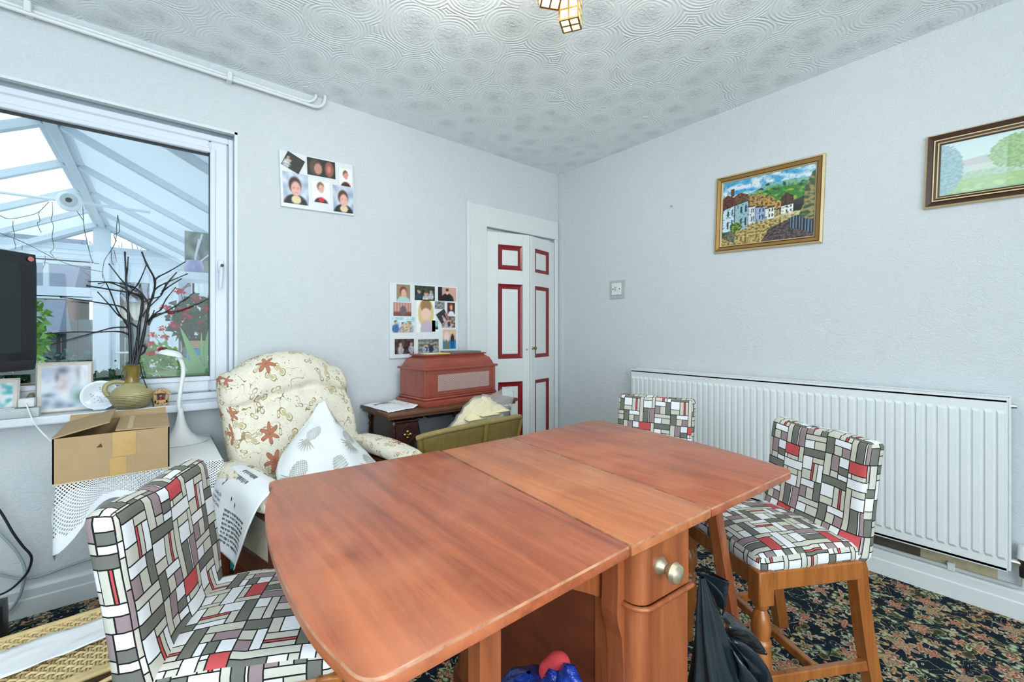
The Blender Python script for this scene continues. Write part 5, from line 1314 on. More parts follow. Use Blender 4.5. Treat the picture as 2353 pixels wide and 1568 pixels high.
# papers on the case
zc = .70 + .298
def cpt(x, y, z): return CM @ Vector((x, y, z))
def sheet(name, label, cat, mat, P, th=.003, z=.2985):
    m = MB(); q = [CM @ Vector((a, b, z)) for a, b in P]; o = q[0].copy(); m.o = o
    n = len(q); m.add(q + [p + Vector((0, 0, th)) for p in q], [tuple(range(n))[::-1], tuple(range(n, 2 * n))] + [(i, (i + 1) % n, n + (i + 1) % n, n + i) for i in range(n)])
    ob = m.build(name, mat); ob.location = o; return tag(ob, label, cat)
sheet('leaflet', 'dark folded leaflet lying on the right of the machine case lid', 'leaflet', plain('dark_leaflet', rgb(104, 110, 106), .4), [(.22, .05), (.46, .048), (.48, .17), (.24, .19)], .010)
sheet('yellow_note', 'yellow paper note on the middle of the machine case lid', 'paper', plain('yellow_note', rgb(222, 210, 110), .7), [(.13, .05), (.215, .05), (.215, .15), (.13, .15)], .004)
sheet('cream_paper', 'cream curled paper on the left of the machine case lid', 'paper', plain('cream_note', rgb(224, 222, 190), .7), [(.055, .10), (.085, .045), (.125, .05), (.125, .16), (.07, .16)], .004)
# plastic envelope on the treadle table
pe = thing('plastic_packet', 'crumpled white plastic packet with black printing on the treadle table', 'packet', (1.03, 2.36, .70))
pf = lambda u, v: Vector((.955 + .20 * u - .02 * v * S(v * 2), 2.185 + .33 * v + .05 * u * (1 - v), .703 + .012 * (1 - (2 * u - 1) ** 2) * (1 - (2 * v - 1) ** 2) + .006 * abs(noise.noise(Vector((u * 6, v * 6, 2)))) + .012 * max(0, u - .85) / .15))
o = MB(pe.location); o.grid(pf, 16, 16); solid(o.build('film', M_paper, pe, 80), .002, 1)
pm = MB(pe.location)
def mark(u, v, du, dv): pm.add([pf(u, v) + Vector((0, 0, .003)), pf(u + du, v) + Vector((0, 0, .003)), pf(u + du, v + dv) + Vector((0, 0, .003)), pf(u, v + dv) + Vector((0, 0, .003))], [(0, 1, 2, 3)])
mark(.14, .62, .07, .10)
for i in range(6):
    mark(.26 + i * .055, .66, .03, .08)
    if i > 0: mark(.28 + i * .055, .55, .018, .09)
mark(.60, .60, .05, .08); mark(.64, .52, .04, .06); mark(.88, .30, .05, .03)
pm.build('printing', M_ink, pe, kind='stuff')
# loom chair seen from behind
LC = Vector((1.285, 1.98, 0)); lo = thing('loom_chair', 'olive woven loom chair seen from behind beyond the table', 'chair', LC)
def larc(t, z, off=0):   # back curve t -1..1
    x = 1.285 + .322 * S(t * 1.35) / S(1.35); y = 1.80 + .075 * (1 - Cc(t * 1.35)) / (1 - Cc(1.35)) + off + .03 * t * 0
    k = (.655 - z); return Vector((x - .10 * k * t, y + .18 * k, z))
def ztop(t): return .635 + .030 * (1 - t * t) + .012 * t
o = MB(LC); o.grid(lambda u, v: larc(2 * u - 1, .22 + (ztop(2 * u - 1) - .22) * v), 24, 12, lambda u, v: (u * .9, v * .5)); solid(o.build('woven_back', M_loom, lo, 80), .008)
MB(LC).tube([larc(t / 12, ztop(t / 12)) for t in range(-12, 13)], .014, 8).build('top_braid', plain('braid', rgb(150, 134, 84), .6, 0, .4, .45, 90, .6), lo, 60)
for t in (-.93, .05, .94):
    MB(LC).tube([larc(t, .0) + Vector((0, -.016 - .0, 0)), larc(t, .3) + Vector((0, -.016, 0)), larc(t, ztop(t) - .01) + Vector((0, -.012, 0))], .012, 8).build('leg', plain('gold_cane', rgb(134, 112, 54), .4, 0, .5, .2, 30), lo, 60)
o = MB(LC); o.grid(lambda u, v: Vector((1.34 + (u - .5) * (.36 - .06 * (1 - v)), 1.90 + .26 * v, .40)), 8, 8, lambda u, v: (u * .5, v * .4)); solid(o.build('woven_seat', M_loom, lo), .03)
for x in (1.19, 1.49): MB(LC).tube([(x, 2.12, 0), (x, 2.12, .40)], .013, 8).build('leg', M_loom, lo, 60)
# cream cloth in a clear bag over its back
cc = thing('cream_cloth', 'crumpled cream cloth in a clear bag heaped on the loom chair', 'cloth', (1.40, 1.90, .58))
def heap(u, v, k=1.0, lift=0):
    a = u * 2 * PI; r = S(v * PI / 2) if v < 1 else 1
    n = noise.noise(Vector((Cc(a) * 1.6, S(a) * 1.6, v * 3))) ; n2 = noise.noise(Vector((Cc(a) * 4, S(a) * 4, v * 7 + 2)))
    R_ = (.19 + .03 * n + .016 * n2) * k * (1 - v) ** .5 if v < .999 else 0
    return Vector((1.37 + R_ * Cc(a) * .98 + .02 * v, 1.945 + R_ * S(a) * .45, .60 + (.165 + .015 * n) * k * v ** .9 + .016 * n2 + .02 * Cc(a) * (1 - v) + lift))
o = MB(cc.location); o.grid(lambda u, v: heap(u, v), 48, 22); fixn(o.build('cloth', M_cream, cc, 180))
fl = MB(cc.location)
for (a, b, h_) in ((.15, .1, .07), (.5, .0, .05), (.8, .2, .06)):
    q = heap(.6 + a * .3, .55); fl.grid(lambda u, v: q + Vector((.12 * (u - .5) + .02 * a, -.035 + .05 * v, h_ * S(u * 3) * v * .6 - .01)), 8, 6)
solid(fl.build('fold', M_cream, cc, 180), .003)
bg = MB(cc.location); bg.grid(lambda u, v: heap(u, v, 1.08, .0) + Vector((max(0, Cc(u * 2 * PI)) * .085 * S(min(1, v * 1.3) * PI) ** 1, 0, max(0, Cc(u * 2 * PI)) * .11 * S(min(1, v * 1.2) * PI))), 40, 18)
bg.build('clear_bag', M_film, cc, 180)
# dark bag with a white label behind the loom chair
hb = thing('black_holdall', 'black holdall with a white label between the drawers and the loom chair', 'bag', (1.098, 2.06, 0))
def holdf(p):
    q = p.copy(); q.x += .012 * noise.noise(Vector((p.y * 6, p.z * 8, 1))); q.y *= 1 - .3 * max(0, p.z) / .29; return q
MB().rounded((.09, .2, .56), .04, (4, 8, 14), holdf, (0, 0, .28)).build('bag_body', M_bag, hb, 60)
MB().box((.0, -.098, .47), (.022, .006, .075)).build('label', M_paper, hb)
MB().tube(bez([(-.02, -.09, .2), (-.045, -.105, .4), (-.03, -.09, .53)], 6), .007, 6).build('trim_strap', M_greyp, hb, 60)

# ================================================================== PRINTS LEANING ON THE WALL
def teal(label, cx, w, h, y, face):
    t_ = thing('framed_print', label, 'picture', (cx, y, 0), 0, 'framed prints leaning on the wall', 0, -.12)
    b = .02; f = MB()
    for p, q in (((-w / 2, -.012, 0), (-w / 2 + b, .01, h)), ((w / 2 - b, -.012, 0), (w / 2, .01, h)), ((-w / 2 + b, -.012, 0), (w / 2 - b, .01, b)), ((-w / 2 + b, -.012, h - b), (w / 2 - b, .01, h))): f.b2(p, q, .002)
    f.build('frame', M_black, t_); pr_ = MB().b2((-w / 2 + b, -.004, b), (w / 2 - b, .004, h - b)).build('print', M_teal, t_)
    if face:
        def flat(name, P, mat, d): 
            m = MB(); m.prism(P, lambda a, z: (a, -.004, z), lambda a, z: (a, -.004 - d, z)); fixn(m.build(name, mat, t_))
        x0 = -w / 2 + .075
        flat('yellow_outline', [(x0, .10), (x0 - .012, .16), (x0 - .012, .25), (x0 + .01, .285), (x0 + .13, .285), (x0 + .13, .09), (x0 + .015, .09)], M_yel, .0008)
        flat('dark_glazing', [(x0 + .01, .105), (x0 - .002, .16), (x0 - .002, .245), (x0 + .016, .272), (x0 + .12, .272), (x0 + .12, .10)], M_black, .0014)
        for z in (.135, .175, .215, .24): flat('yellow_bar', [(x0 + .0, z), (x0 + .06, z + .008), (x0 + .06, z + .012), (x0, z + .004)], M_yel, .002)
        flat('maroon_panel', [(x0 + .085, .10), (x0 + .115, .10), (x0 + .115, .19), (x0 + .10, .19)], M_maroon, .0022)
        m = MB().lathe([(.014, 0), (.020, 0), (.020, .0015), (.014, .0015)], (x0 + .12, -.0045, .105), 20, Matrix.Rotation(PI / 2, 4, 'X')); m.build('grey_wheel', M_greyp, t_)
    return t_
teal('black framed teal print with a yellow outlined car leaning behind the armchair', .425, .40, .485, 2.405, True)
teal('second black framed teal print behind the first with only its left edge showing', .398, .39, .475, 2.468, False)

# ================================================================== SIDE TABLE WITH LACE, BOX, LAMP
ST = Vector((-.03, 2.265, 0)); sd = thing('side_table', 'small dark pedestal side table hidden under a lace cloth by the window', 'side table', ST)
MB().b2((-.207, -.255, .615), (.228, .275, .637), .004).build('table_top', M_dkwood, sd)
MB().lathe([(.02, .04), (.03, .06), (.022, .10), (.035, .18), (.022, .30), (.018, .45), (.03, .58), (.06, .615)], (0, .06, 0), 16).build('pedestal', M_dkwood, sd, 50)
for a in (.5, 2.6, 4.71): MB().tube(bez([(0, .06, .10), (.10 * Cc(a), .06 + .10 * S(a), .07), (.18 * Cc(a), .06 + .18 * S(a), .0)], 4), .016, 7).build('foot', M_dkwood, sd, 60)
lc = thing('lace_cloth', 'white lace edged cloth hanging off the side table under the box', 'tablecloth', ST + Vector((0, 0, .6385)))
hx0, hx1, hy0, hy1 = -.212, .233, -.260, .280
MB().b2((hx0, hy0, 0), (hx1, hy1, .0012)).build('cloth_top', M_cloth, lc)
per = [(hx0, hy1), (hx0, hy0), (hx1, hy0), (hx1, hy1)]; Ls = [hy1 - hy0, hx1 - hx0, hy1 - hy0]; Lt = sum(Ls)
def lacef(u, v):
    s_ = u * Lt; k = 0
    while k < 2 and s_ > Ls[k]: s_ -= Ls[k]; k += 1
    t_ = s_ / Ls[k]; a, b = per[k], per[k + 1]
    x, y = a[0] + (b[0] - a[0]) * t_, a[1] + (b[1] - a[1]) * t_
    d1 = abs(u * Lt - Ls[0]); d2 = abs(u * Lt - Ls[0] - Ls[1])
    c1, c2 = math.exp(-(d1 / .075) ** 2), math.exp(-(d2 / .07) ** 2)
    hang = .075 + .135 * c1 + .10 * c2 + .012 * S(u * 40) + (.03 if k != 1 else 0)
    nx, ny = ((-1, 0), (0, -1), (1, 0))[k]
    w1, w2 = min(1, d1 / .05), min(1, d2 / .05)
    if d1 < .05: nx, ny = (-.75 * (1 - w1) + nx * w1), (-.75 * (1 - w1) + ny * w1)
    if d2 < .05: nx, ny = (.75 * (1 - w2) + nx * w2), (-.75 * (1 - w2) + ny * w2)
    out = .004 + .018 * v * (1 - v * .4) + .010 * v * S(u * Lt * 46)
    return Vector((x + nx * out, y + ny * out, .0015 - hang * v ** 1.05))
o = MB(); o.grid(lacef, 110, 16, lambda u, v: (u * Lt, (1 - v) * .15)); o.build('lace_skirt', M_lace, lc, 180)
bx = thing('cardboard_box', 'brown cardboard box with a raised flap resting on the lace cloth', 'box', (-.105, 2.19, .641), .0)
W_, D_b, Hb, th = .294, .36, .148, .004
x0, x1, y0, y1 = -.147, .147, -.19, .13
b_ = MB(); b_.b2((x0, y0, 0), (x1, y0 + th, Hb)); b_.b2((x0, y1 - th, 0), (x1, y1, Hb)); b_.b2((x0, y0, 0), (x0 + th, y1, Hb)); b_.b2((x1 - th, y0, 0), (x1, y1, Hb)); b_.b2((x0, y0, 0), (x1, y1, th)); b_.build('box_walls', M_card, bx)
fo = MB(); fo.bar((x0, y0 - .0, .0015), (x1, y0, .0015), .004); fo.build('bottom_fold', plain('fold_edge', rgb(206, 186, 146), .8), bx)
def flap(name, p, q, d, mat=M_card):
    p, q, d = Vector(p), Vector(q), Vector(d); n = d.cross(q - p).normalized() * th
    if n.z < 0: n = -n
    m = MB(); m.add([p, q, q + d, p + d, p + n, q + n, q + d + n, p + d + n], [(0, 1, 2, 3), (7, 6, 5, 4), (0, 4, 5, 1), (1, 5, 6, 2), (2, 6, 7, 3), (3, 7, 4, 0)])
    return fixn(m.build(name, mat, bx))
flap('flap', (x0, y0, Hb), (x0, y1, Hb), (.135, -.0, .036))
flap('flap', (x1, y0, Hb), (x1, y1, Hb), (-.145, 0, .005))
flap('flap', (x0 + .005, y1, Hb), (x1 - .005, y1, Hb), (0, .03, .022))
MB().b2((.02, y0 + .01, Hb + .0065), (.045, y1 - .02, Hb + .008)).build('tape_strip', plain('pale_tape', rgb(200, 180, 140), .5), bx)
for (xa, xb, za, zb) in ((-.005, .055, .065, Hb + .001), (-.012, .03, .004, .062)): MB().b2((xa, y0 - .0012, za), (xb, y0 + .001, zb)).build('tape_strip', M_tape, bx)
m = MB(); m.add([(-.045, y0 - .0012, .105), (-.033, y0 - .0012, .118), (-.030, y0 - .0012, .104)], [(0, 1, 2)]); m.build('torn_patch', plain('torn_card', rgb(84, 62, 44), .9), bx)
# desk lamp
LB_ = Vector((.090, 2.435, .640)); dk = thing('desk_lamp', 'white gooseneck desk lamp with a flared trumpet base', 'lamp', LB_)
MB().lathe([(0, .0), (.104, 0), (.107, .003), (.090, .008), (.064, .018), (.042, .036), (.027, .062), (.017, .095), (.0115, .125), (.009, .15), (0, .151)], (0, 0, 0), 32).build('base', M_lamp, dk, 60)
nk = [Vector((0, 0, .14))] + [at(px, py, y=2.435) - LB_ for px, py in ((412, 940), (411.5, 925), (415, 896), (420, 866), (421, 848), (417, 832), (408, 818))]
MB().tube(bez(nk, 5), .0085, 10).build('gooseneck', M_lamp, dk, 60)
he = at(392, 816, y=2.425) - LB_
hd = MB()
HM = Matrix.Translation(he) @ Matrix.Rotation(.26, 4, 'Y')
hd.lathe([(0, .022), (.018, .021), (.034, .014), (.042, .002), (.043, -.003), (.039, -.002), (.03, .008), (0, .014)], (0, 0, 0), 28)
hd.v = [Vector((p.x * 1.05, p.y * .8, p.z)) for p in hd.v]; hd.xf(HM); hd = hd.build('lamp_head', M_lamp, dk, 60)
lz = MB().b2((-.028, -.026, -.002), (.022, .026, .004), .003); lz.xf(HM); lz.build('diffuser', M_greyp, hd)
c_ = thing('lamp_cable', 'thin grey cable falling from the desk lamp behind the lace cloth', 'cable', (.2, 2.43, .6))
MB(c_.location).tube(bez([(.18, 2.46, .645), (.212, 2.47, .63), at(475, 1052, y=2.43), at(488, 1072, y=2.44), at(496, 1092, y=2.44), at(499, 1130, y=2.46)], 6), .0028, 6).build('cable', M_cable, c_, 60)

# ================================================================== WINDOW SILL THINGS
SZ = .802
jq = Vector((-.0755, 2.505, SZ)); jg = thing('stoneware_jug', 'olive stoneware jug with a loop handle on the window sill', 'jug', jq)
MB().lathe([(0, 0), (.044, 0), (.056, .006), (.071, .030), (.0755, .048), (.073, .064), (.062, .082), (.046, .097), (.030, .106), (.026, .110)], (0, 0, 0), 36).build('body', M_stone, jg, 60)
MB().lathe([(.029, .104), (.026, .112), (.0255, .13), (.028, .155), (.034, .181), (.036, .184), (.033, .183), (.025, .155), (.022, .13), (.020, .11)], (0, 0, 0), 32).build('neck', M_glaze, jg, 60)
hp = bez([(-.020, -.005, .112), (-.05, -.008, .118), (-.078, -.012, .108), (-.086, -.014, .086), (-.078, -.012, .064), (-.064, -.010, .045)], 6)
MB().tube(hp, [.007 + .002 * S(i / len(hp) * 3) for i in range(len(hp))], 8).build('handle', M_stone, jg, 60)
tw_ = thing('twig_lights', 'bunch of bare black light twigs standing in the stoneware jug', 'twigs', jq + Vector((0, 0, .1)))
TW = [[(1045, 1000), (1040, 780), (1030, 620), (1020, 460), (1010, 330), (1000, 100)], [(1010, 330), (1020, 240), (1027, 140)], [(1100, 1000), (1110, 720), (1135, 560), (1140, 480), (1120, 450), (1050, 430), (690, 372)],
 [(1195, 525), (1140, 440), (1060, 380), (900, 345), (705, 340)], [(1060, 390), (990, 345), (870, 195)], [(1022, 500), (1035, 440), (1110, 350), (1175, 200)], [(1095, 1000), (1150, 760), (1190, 540), (1222, 460), (1240, 330), (1175, 200), (1135, 100)],
 [(1240, 330), (1270, 300), (1350, 260), (1485, 180)], [(1235, 410), (1270, 380), (1330, 350), (1505, 275)], [(1140, 510), (1200, 480), (1290, 450), (1330, 345)], [(1300, 420), (1350, 340), (1415, 265)], [(1290, 440), (1330, 395), (1455, 315)], [(1140, 620), (1180, 560), (1260, 480), (1290, 450)],
 [(1190, 690), (1240, 600), (1290, 560), (1330, 480), (1408, 385)], [(1180, 650), (1310, 590), (1380, 550), (1470, 490), (1560, 425)], [(1185, 680), (1240, 610), (1310, 590), (1420, 575), (1540, 535), (1675, 475)], [(1030, 720), (1000, 660), (940, 570), (890, 440), (850, 350)],
 [(1112, 715), (1060, 680), (950, 610), (880, 530), (780, 420)], [(1022, 580), (970, 540), (830, 515), (640, 485), (480, 465)], [(1030, 765), (950, 740), (760, 745), (600, 742), (360, 757)], [(1020, 705), (900, 710), (770, 745), (640, 780), (410, 845)], [(1135, 480), (1080, 440), (900, 352), (785, 357)],
 [(1060, 1000), (1100, 800), (1112, 700)], [(1180, 660), (1215, 620), (1235, 570)], [(1080, 1000), (1130, 860), (1165, 870), (1150, 910), (1120, 930)]]
rn = random.Random(5)
for pts in TW:
    dy = rn.uniform(-.09, .05); n = len(pts)
    P = [at(x / 3.485, 550 + y / 3.485, y=2.505 + dy * max(0, min(1, (1000 - y) / 600)) * (i / max(1, n - 1)) * .8) - tw_.location for i, (x, y) in enumerate(pts)]
    Q = bez(P, 4); big = pts[0][1] > 900
    MB().tube(Q, [(.0062 if big else .0036) * (1 - .5 * i / len(Q)) * (1 + .3 * (i % 4 == 0)) for i in range(len(Q))], 6).build('twig', M_twig, tw_, 60)
MB().tube(bez([at(x, y, y=2.48) - tw_.location for x, y in ((300, 838), (288, 842), (279, 858), (282, 868), (288, 870), (290, 860), (296, 846))], 5), .0018, 5).build('lead', M_black, tw_, 60)
MB().tube(bez([at(x, y, y=2.475) - tw_.location for x, y in ((322, 835), (326, 858), (333, 880), (344, 905), (350, 920), (353, 938))], 5), .0018, 5).build('lead', M_black, tw_, 60)
# ornament
oq = at(370, 933, y=2.50); oq.z = SZ; cg = thing('cottage_ornament', 'small clay cottage front ornament with a red figure inside', 'ornament', oq)
MB().b2((-.026, -.014, 0), (.026, .014, .012), .003).b2((-.027, -.012, .010), (-.014, .012, .052), .003).b2((.014, -.012, .010), (.027, .012, .052), .003).b2((-.026, -.012, .010), (.026, .010, .026), .003).build('walls', M_clay, cg)
rf = MB(); R_ = [(-.037, .048), (-.030, .062), (-.014, .074), (0, .077), (.014, .074), (.030, .062), (.037, .048), (.024, .048), (.016, .055), (0, .058), (-.016, .055), (-.024, .048)]
fixn(rf.prism(R_, lambda a, z: (a, -.016, z), lambda a, z: (a, .014, z)).build('thatch_roof', M_clay, cg))
MB().b2((-.02, .004, .02), (.02, .012, .064)).build('inner_back', plain('ornament_inside', rgb(110, 84, 70), .8), cg)
fg = MB().lathe([(0, .024), (.009, .024), (.007, .034), (.004, .038), (0, .039)], (-.001, -.002, 0), 12).build('red_figure', plain('figure_red', rgb(140, 30, 36), .4), cg, 50)
MB().lathe([(0, -.005), (.004, -.003), (.005, 0), (.003, .004), (0, .005)], (-.001, -.002, .043), 10).build('figure_face', plain('figure_face', rgb(204, 150, 130), .5), fg, 50)
# plate
pq = at(229, 945, y=2.50); pq.z = SZ; pl_ = thing('display_plate', 'white display plate with grey flower sprigs propped beside the jug', 'plate', (-.1775, 2.518, SZ), 0, None, 0, -.16)
PM = Matrix.Rotation(PI / 2, 4, 'X')
MB().lathe([(0, .0), (.040, .0), (.046, .004), (.060, .008), (.061, .011), (.058, .011), (.045, .0075), (.040, .004), (0, .004)], (0, 0, .062), 40, PM).build('plate', plain('plate_glaze', (.70, .76, .84), .2), pl_, 40)
sp_ = MB(); rn = random.Random(3)
for i in range(30):
    a, r = rn.uniform(0, 6.28), .034 * math.sqrt(rn.uniform(.1, 1)); cx, cz = r * Cc(a), .062 + r * S(a)
    for k in range(3):
        dx, dz = rn.uniform(-.003, .003), rn.uniform(-.003, .003); w = rn.uniform(.0008, .002)
        sp_.add([(cx + dx - w, -.0044, cz + dz), (cx + dx, -.0044, cz + dz + w), (cx + dx + w, -.0044, cz + dz), (cx + dx, -.0044, cz + dz - w)], [(0, 1, 2, 3)])
sp_.build('sprigs', plain('sprig_grey', rgb(120, 126, 150), .5), pl_)
MB().b2((-.02, -.016, 0), (.02, .02, .004)).bar((0, .018, .002), (0, .014, .07), .008, .006).build('plate_stand', M_greyp, pl_)
# photo frames
def sillframe(label, px0, px1, y, h, fn, mats, b=.016):
    a, c = at(px0, 900, y=y), at(px1, 900, y=y); w = c.x - a.x
    t_ = framed('framed_photograph', label, ((a.x + c.x) / 2, y, SZ + h / 2), w, h, 0, [(b * .35, .008, .012, 0), (b * .65, .012, .006, 1)], 60, 70, fn, M_print, 0, 'photo frame', False, mats)
    t_.rotation_euler = (-.10, 0, 0); return t_
ms = [plain('silver_frame', rgb(214, 212, 206), .25, .5), plain('white_frame', rgb(230, 224, 216), .35), M_brownf]
def couple(u, v):
    n = noise.noise(Vector((u * 3, v * 3, 6))); n2 = noise.noise(Vector((u * 7, v * 7, 2))); c = mixc(C(190, 206, 226), C(228, 234, 242), .5 + n)
    g = lambda x, y, rx, ry, col, k: mixc(c, col, k * math.exp(-((u - x) / rx) ** 2 - ((v - y) / ry) ** 2))
    c = g(.45, .12, .13, .09, C(90, 94, 106), .8); c = g(.33, .28, .05, .10, C(90, 90, 100), .7); c = g(.76, .2, .07, .2, C(120, 124, 130), .8)
    c = g(.47, .40, .13, .2, C(216, 196, 196), .8); c = g(.44, .52, .09, .06, C(206, 180, 176), .7); c = g(.70, .28, .10, .2, C(214, 218, 226), .8)
    c = g(.82, .74, .16, .16, C(110, 150, 140), .95); c = g(.15, .68, .13, .05, C(110, 134, 150), .9); c = g(.1, .85, .10, .10, C(120, 142, 158), .8); c = g(.38, .92, .14, .10, C(96, 120, 138), .8); c = g(.62, .95, .10, .06, C(90, 112, 130), .6)
    return mixc(c, C(150, 160, 176), .2 * sm(n2 * 2))
def sea(u, v):
    n = noise.noise(Vector((u * 4, v * 5, 3))); return mixc(C(90, 176, 186), C(220, 230, 232), sm(.5 + 1.5 * n + (.5 - abs(v - .5)) * .6))
sillframe('large silver framed photograph of a couple standing on the window sill', 82, 214, 2.562, .205, couple, ms)
sillframe('white framed teal picture at the left end of the sill under the television', -70, 46, 2.53, .15, sea, ms, .018)
o = MB((0, 0, 0)).lathe([(.034, 0), (.028, .03), (.015, .065), (.004, .085), (0, .086)], (0, 0, 0), 20, None, 0, lambda t, z: 1 + .03 * S(t * 9 + z * 300)).build('woven_cone', plain('woven_reed', rgb(138, 132, 92), .8, 0, .3, .6, 120, .6), None, 50)
q = at(72, 885, y=2.575); o.location = (q.x, 2.565, SZ + .008); tag(o, 'small woven reed cone behind the silver framed photograph', 'ornament')
o.location.z = SZ
# extension strip and plug
sq = at(92, 962, y=2.49); ps = thing('extension_strip', 'grey extension socket strip along the front of the window sill', 'extension lead', (sq.x - .2, 2.495, SZ))
MB().box((0, 0, .0185), (.40, .046, .036), bev=.004, seg=2).build('strip_body', M_greyp, ps, 40)
for i in range(3): MB().box((-.13 + i * .12, 0, .0375), (.05, .036, .003), bev=.001).build('socket_plate', M_white, ps)
pg = thing('plug', 'white plug pushed into the right end of the extension strip', 'plug', (sq.x - .035, 2.495, SZ + .0392))
MB().box((0, 0, .017), (.044, .036, .034), bev=.006, seg=2).build('plug_body', M_white, pg, 40)
c_ = MB(pg.location).tube(bez([(pg.location.x, 2.474, SZ + .055), at(76, 968, y=2.44), at(88, 985, y=2.40), at(100, 998, y=2.38), at(118, 1015, y=2.345)], 6), .0025, 6).build('cord', M_lamp, pg, 60)

# ================================================================== TELEVISION
TVA = math.radians(43.7)
tvr = Vector((-.335, 2.30, 0)); tvd = Vector((Cc(TVA), S(TVA), 0))
TVc = tvr - tvd * .36; tv = thing('television', 'glossy black flat television angled in front of the window at the left edge', 'television', (TVc.x, TVc.y, 1.205), TVA)
MB().rounded((.72, .045, .42), .016, (8, 3, 8)).build('cabinet', M_gloss, tv, 40)
MB().b2((-.325, -.0265, -.145), (.305, -.021, .165)).build('screen', M_screen, tv)
MB().b2((.305, -.0275, -.14), (.32, -.0215, .165)).build('screen_edge', M_black, tv)
MB().rounded((.70, .05, .045), .014, (8, 2, 2), None, (0, -.004, -.19)).build('speaker_bar', M_black, tv, 40)
MB().lathe([(0, 0), (.009, 0), (.008, .002), (0, .002)], (.335, -.0225, .185), 14, Matrix.Rotation(PI / 2, 4, 'X')).build('power_badge', plain('badge_red', rgb(196, 110, 106), .4), tv)
wm = tv.matrix_world if False else (Matrix.Translation(tv.location) @ Matrix.Rotation(TVA, 4, 'Z')).inverted()
MB().box((0, .04, 0), (.2, .04, .2), bev=.003).build('mount_plate', M_black, tv)
MB().bar((0, .06, 0), wm @ Vector((-1.2, Y1 - .01, 1.205)), .03, .05).build('wall_arm', M_black, tv)
q = wm @ Vector((-1.2, Y1 - .012, 1.205)); MB().lathe([(0, -.06), (.03, -.06), (.03, .06), (0, .06)], q, 12).build('wall_bracket', M_black, tv, 40)
# loose cables on the wall
def cable(label, pts, y, r, mat):
    P = [at(a, b, y=yy if isinstance(yy, float) else y) for (a, b), yy in zip(pts, [y] * len(pts))]
    t_ = thing('cable', label, 'cable', P[len(P) // 2]); MB(t_.location).tube(bez(P, 7), r, 8).build('cable', mat, t_, 60)
cable('thin black cable looping on the left wall below the sill', [(-40, 1130), (0, 1175), (30, 1225), (52, 1255), (72, 1280), (66, 1310), (50, 1332), (20, 1358), (-20, 1375)], 2.50, .0042, M_black)
cable('grey cable curling down the left wall to the black box', [(-40, 1190), (0, 1228), (35, 1265), (55, 1300), (56, 1330), (45, 1370), (25, 1400), (8, 1415)], 2.53, .0048, M_cable)
cable('grey cable running along the wall above the skirting board', [(-40, 1310), (0, 1322), (50, 1331), (100, 1322), (160, 1300), (225, 1281), (330, 1262), (430, 1250)], 2.545, .0048, M_cable)
q = at(-34, 1440, y=2.28); o = MB().rounded((.10, .08, .20), .012, (3, 3, 4)).build('power_box', M_black, None, 40); o.location = (q.x, 2.28, .10); tag(o, 'black power box standing on the carpet at the left edge', 'power box')

# ================================================================== HAMPER AND BAGS
HM_ = Vector((-.335, 1.545, 0)); hm = thing('wicker_hamper', 'low wicker hamper with woven lid in the lower left corner', 'hamper', HM_, .04)
HW, HD, HH = .27, .15, .335
MB().b2((-HW + .006, -HD + .006, .01), (HW - .006, HD - .006, HH - .006)).build('lining', plain('hamper_inside', rgb(60, 44, 24), .9), hm)
sdw = MB()
for k in range(17):
    z = .015 + k * .0182
    for s_ in (-1, 1):
        sdw.tube([(-HW + (2 * HW) * i / 24, s_ * (HD + .004 * (-1) ** (i + k)), z) for i in range(25)], .0058, 5, cap=False)
        sdw.tube([(s_ * (HW + .004 * (-1) ** (i + k)), -HD + 2 * HD * i / 14, z) for i in range(15)], .0058, 5, cap=False)
sdw.build('side_weave', M_rattan, hm, 60, kind='stuff')
lid = MB(); nx2, ny2 = 34, 20
for j in range(ny2 + 1):
    y = -HD + 2 * HD * j / ny2; lid.tube([(-HW + 2 * HW * i / (nx2 * 1), y, HH + .0035 * (-1) ** (i + j)) for i in range(nx2 + 1)], .0042, 5, cap=False)
for i in range(nx2 + 1):
    x = -HW + 2 * HW * i / nx2
    for d in (-.0032, .0032): lid.tube([(x + d, -HD + 2 * HD * j / ny2, HH - .0035 * (-1) ** (i + j)) for j in range(ny2 + 1)], .0032, 5, cap=False)
lid.build('lid_weave', M_rattan, hm, 60, kind='stuff')
rm = MB(); rm.tube([(-HW, -HD, HH), (HW, -HD, HH), (HW, HD, HH), (-HW, HD, HH)], .0105, 8, closed=True); rm.build('lid_rim', M_rattan, hm, 60)
MB().tube(bez([(-.02 + .06 * Cc(a), -HD - .008, .24 + .045 * S(a)) for a in [PI * i / 6 for i in range(7)]], 3), .008, 6).build('handle', plain('dark_cane', rgb(110, 80, 40), .5), hm, 60)
wp = thing('white_paper', 'creased white sheet lying across the wicker hamper lid', 'paper', HM_ + Vector((.1, 0, HH + .009)))
def wpf(u, v):
    e = .018 * noise.noise(Vector((u * 3, v * 2, 7)))
    return Vector((-.20 + .40 * u, -.062 + .12 * v + .05 * u - .02 + e - .03 * max(0, .25 - u) * (1 - v), .008 + .010 * max(0, noise.noise(Vector((u * 6, v * 4, 3)))) + .004 * max(0, .2 - v)))
o = MB(); o.grid(wpf, 24, 10); solid(o.build('sheet', M_paper, wp, 180), .0015)
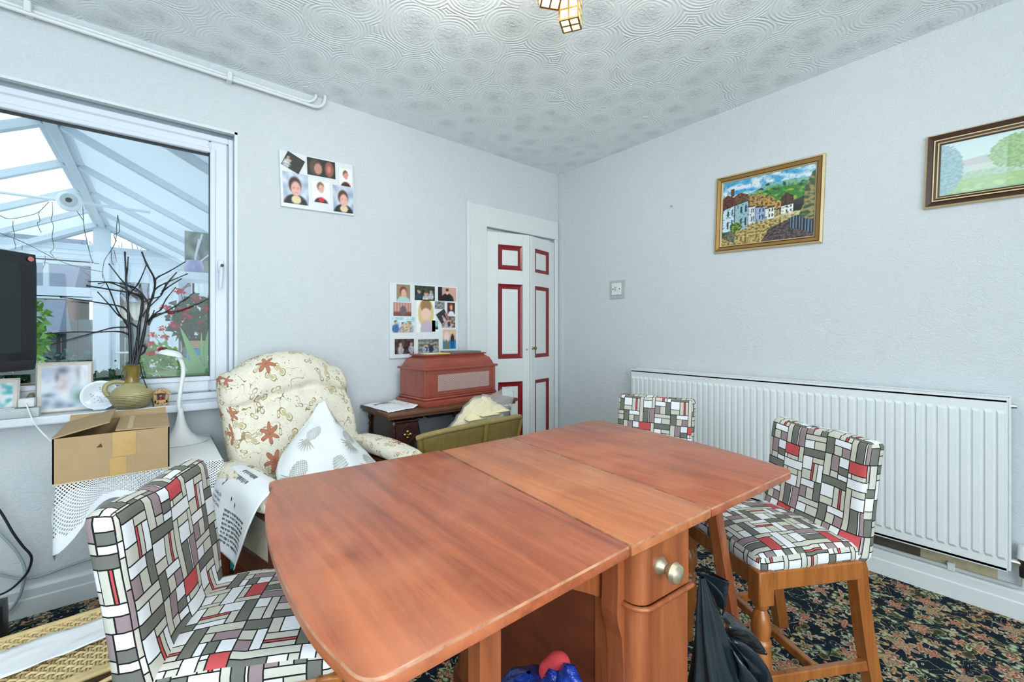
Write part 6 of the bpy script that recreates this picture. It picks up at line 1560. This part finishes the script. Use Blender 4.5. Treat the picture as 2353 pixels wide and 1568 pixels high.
# black bin bag
bb = thing('bin_bag', 'shiny black bin bag slumped between the table cabinet and the right chair', 'bin bag', (.985, .425, 0))
rn = random.Random(2)
def bagf(u, v):
    a = u * 2 * PI; z = .62 * v
    R_ = [.13, .142, .135, .112, .086, .062, .04, .024, .006][min(8, int(v * 8))]; R2_ = [.142, .135, .112, .086, .062, .04, .024, .006, .004][min(8, int(v * 8))]
    R_ = R_ + (R2_ - R_) * (v * 8 % 1)
    fold = 1 + (.10 + .12 * v) * S(a * 7 + 2.2 * v + 1.5 * noise.noise(Vector((Cc(a), S(a), v * 3)))) * (.4 + .6 * v) + .08 * noise.noise(Vector((Cc(a) * 2, S(a) * 2, v * 5)))
    cx = .012 - .115 * v ** 1.2; cy = .02 * v
    return Vector((cx + R_ * fold * Cc(a), cy + R_ * fold * S(a) * .75, z))
o = MB(); o.grid(bagf, 72, 30); fixn(o.build('bag_body', M_bag, bb, 180))
kt = MB()
def ear(p0, d, L, w, seed):
    p0 = Vector(p0); d = Vector(d).normalized(); sd_ = d.cross(Vector((.2, -1, .1))).normalized()
    kt.grid(lambda u, v: p0 + d * L * v + sd_ * w * (u - .5) * (.3 + 1.2 * v * (1.25 - v)) + Vector((0, 1, 0)) * (.028 * S(u * 9 + seed + v * 3) * (.3 + v)) + Vector((0, 0, -.05 * v * v)), 16, 10)
ear((-.04, .0, .50), (.75, -.1, -.45), .11, .10, 1); ear((-.04, -.01, .47), (.6, -.35, -.7), .10, .09, 2.5); ear((-.06, -.0, .55), (-.1, .1, 1), .12, .06, 4)
solid(kt.build('knot_ears', M_bag, bb, 180), .001)
# blue carrier bag with coral cloth
cb = thing('blue_carrier_bag', 'knotted blue carrier bag stuffed with coral cloth under the near table leaf', 'bag', (.545, .61, 0))
def cbf(u, v):
    a = u * 2 * PI; R_ = .088 * math.sqrt(max(0, 1 - abs(2 * v - 1) ** 3.0)) + .004
    f_ = 1 + .07 * S(a * 6 + v * 5) + .12 * noise.noise(Vector((Cc(a) * 2, S(a) * 2, v * 4)))
    return Vector((R_ * f_ * Cc(a), R_ * f_ * S(a),   .49 * v))
o = MB(); o.grid(cbf, 48, 26); fixn(o.build('bag_body', M_bluebag, cb, 180))
hd2 = MB()
for (c0, r0, tl_) in (((-.012, -.03, .485), .026, .5), ((.03, -.03, .478), .024, -.5)):
    hd2.tube([Vector(c0) + Vector((r0 * Cc(t) * 1.5, -.03 + .02 * S(2 * t), r0 * S(t))) for t in [i * PI / 8 for i in range(16)]], [.010 + .005 * S(i * 1.7) for i in range(16)], 7, closed=True)
hd2.build('handles', M_bluebag, cb, 180)
def cl(c, s, sd_): return MB().rounded(s, min(s) * .45, (8, 5, 6), lambda p: p + Vector((.008 * noise.noise(p * 22 + Vector((sd_, 0, 0))), .01 * noise.noise(p * 18), .012 * noise.noise(p * 15 + Vector((0, sd_, 0))))), c)
for c, s, k in (((.05, -.02, .475), (.075, .05, .05), 1), ((-.015, -.045, .475), (.05, .03, .045), 4), ((.0, -.065, .43), (.06, .03, .06), 7)): cl(c, s, k).build('coral_cloth', M_pinkc, cb, 180)
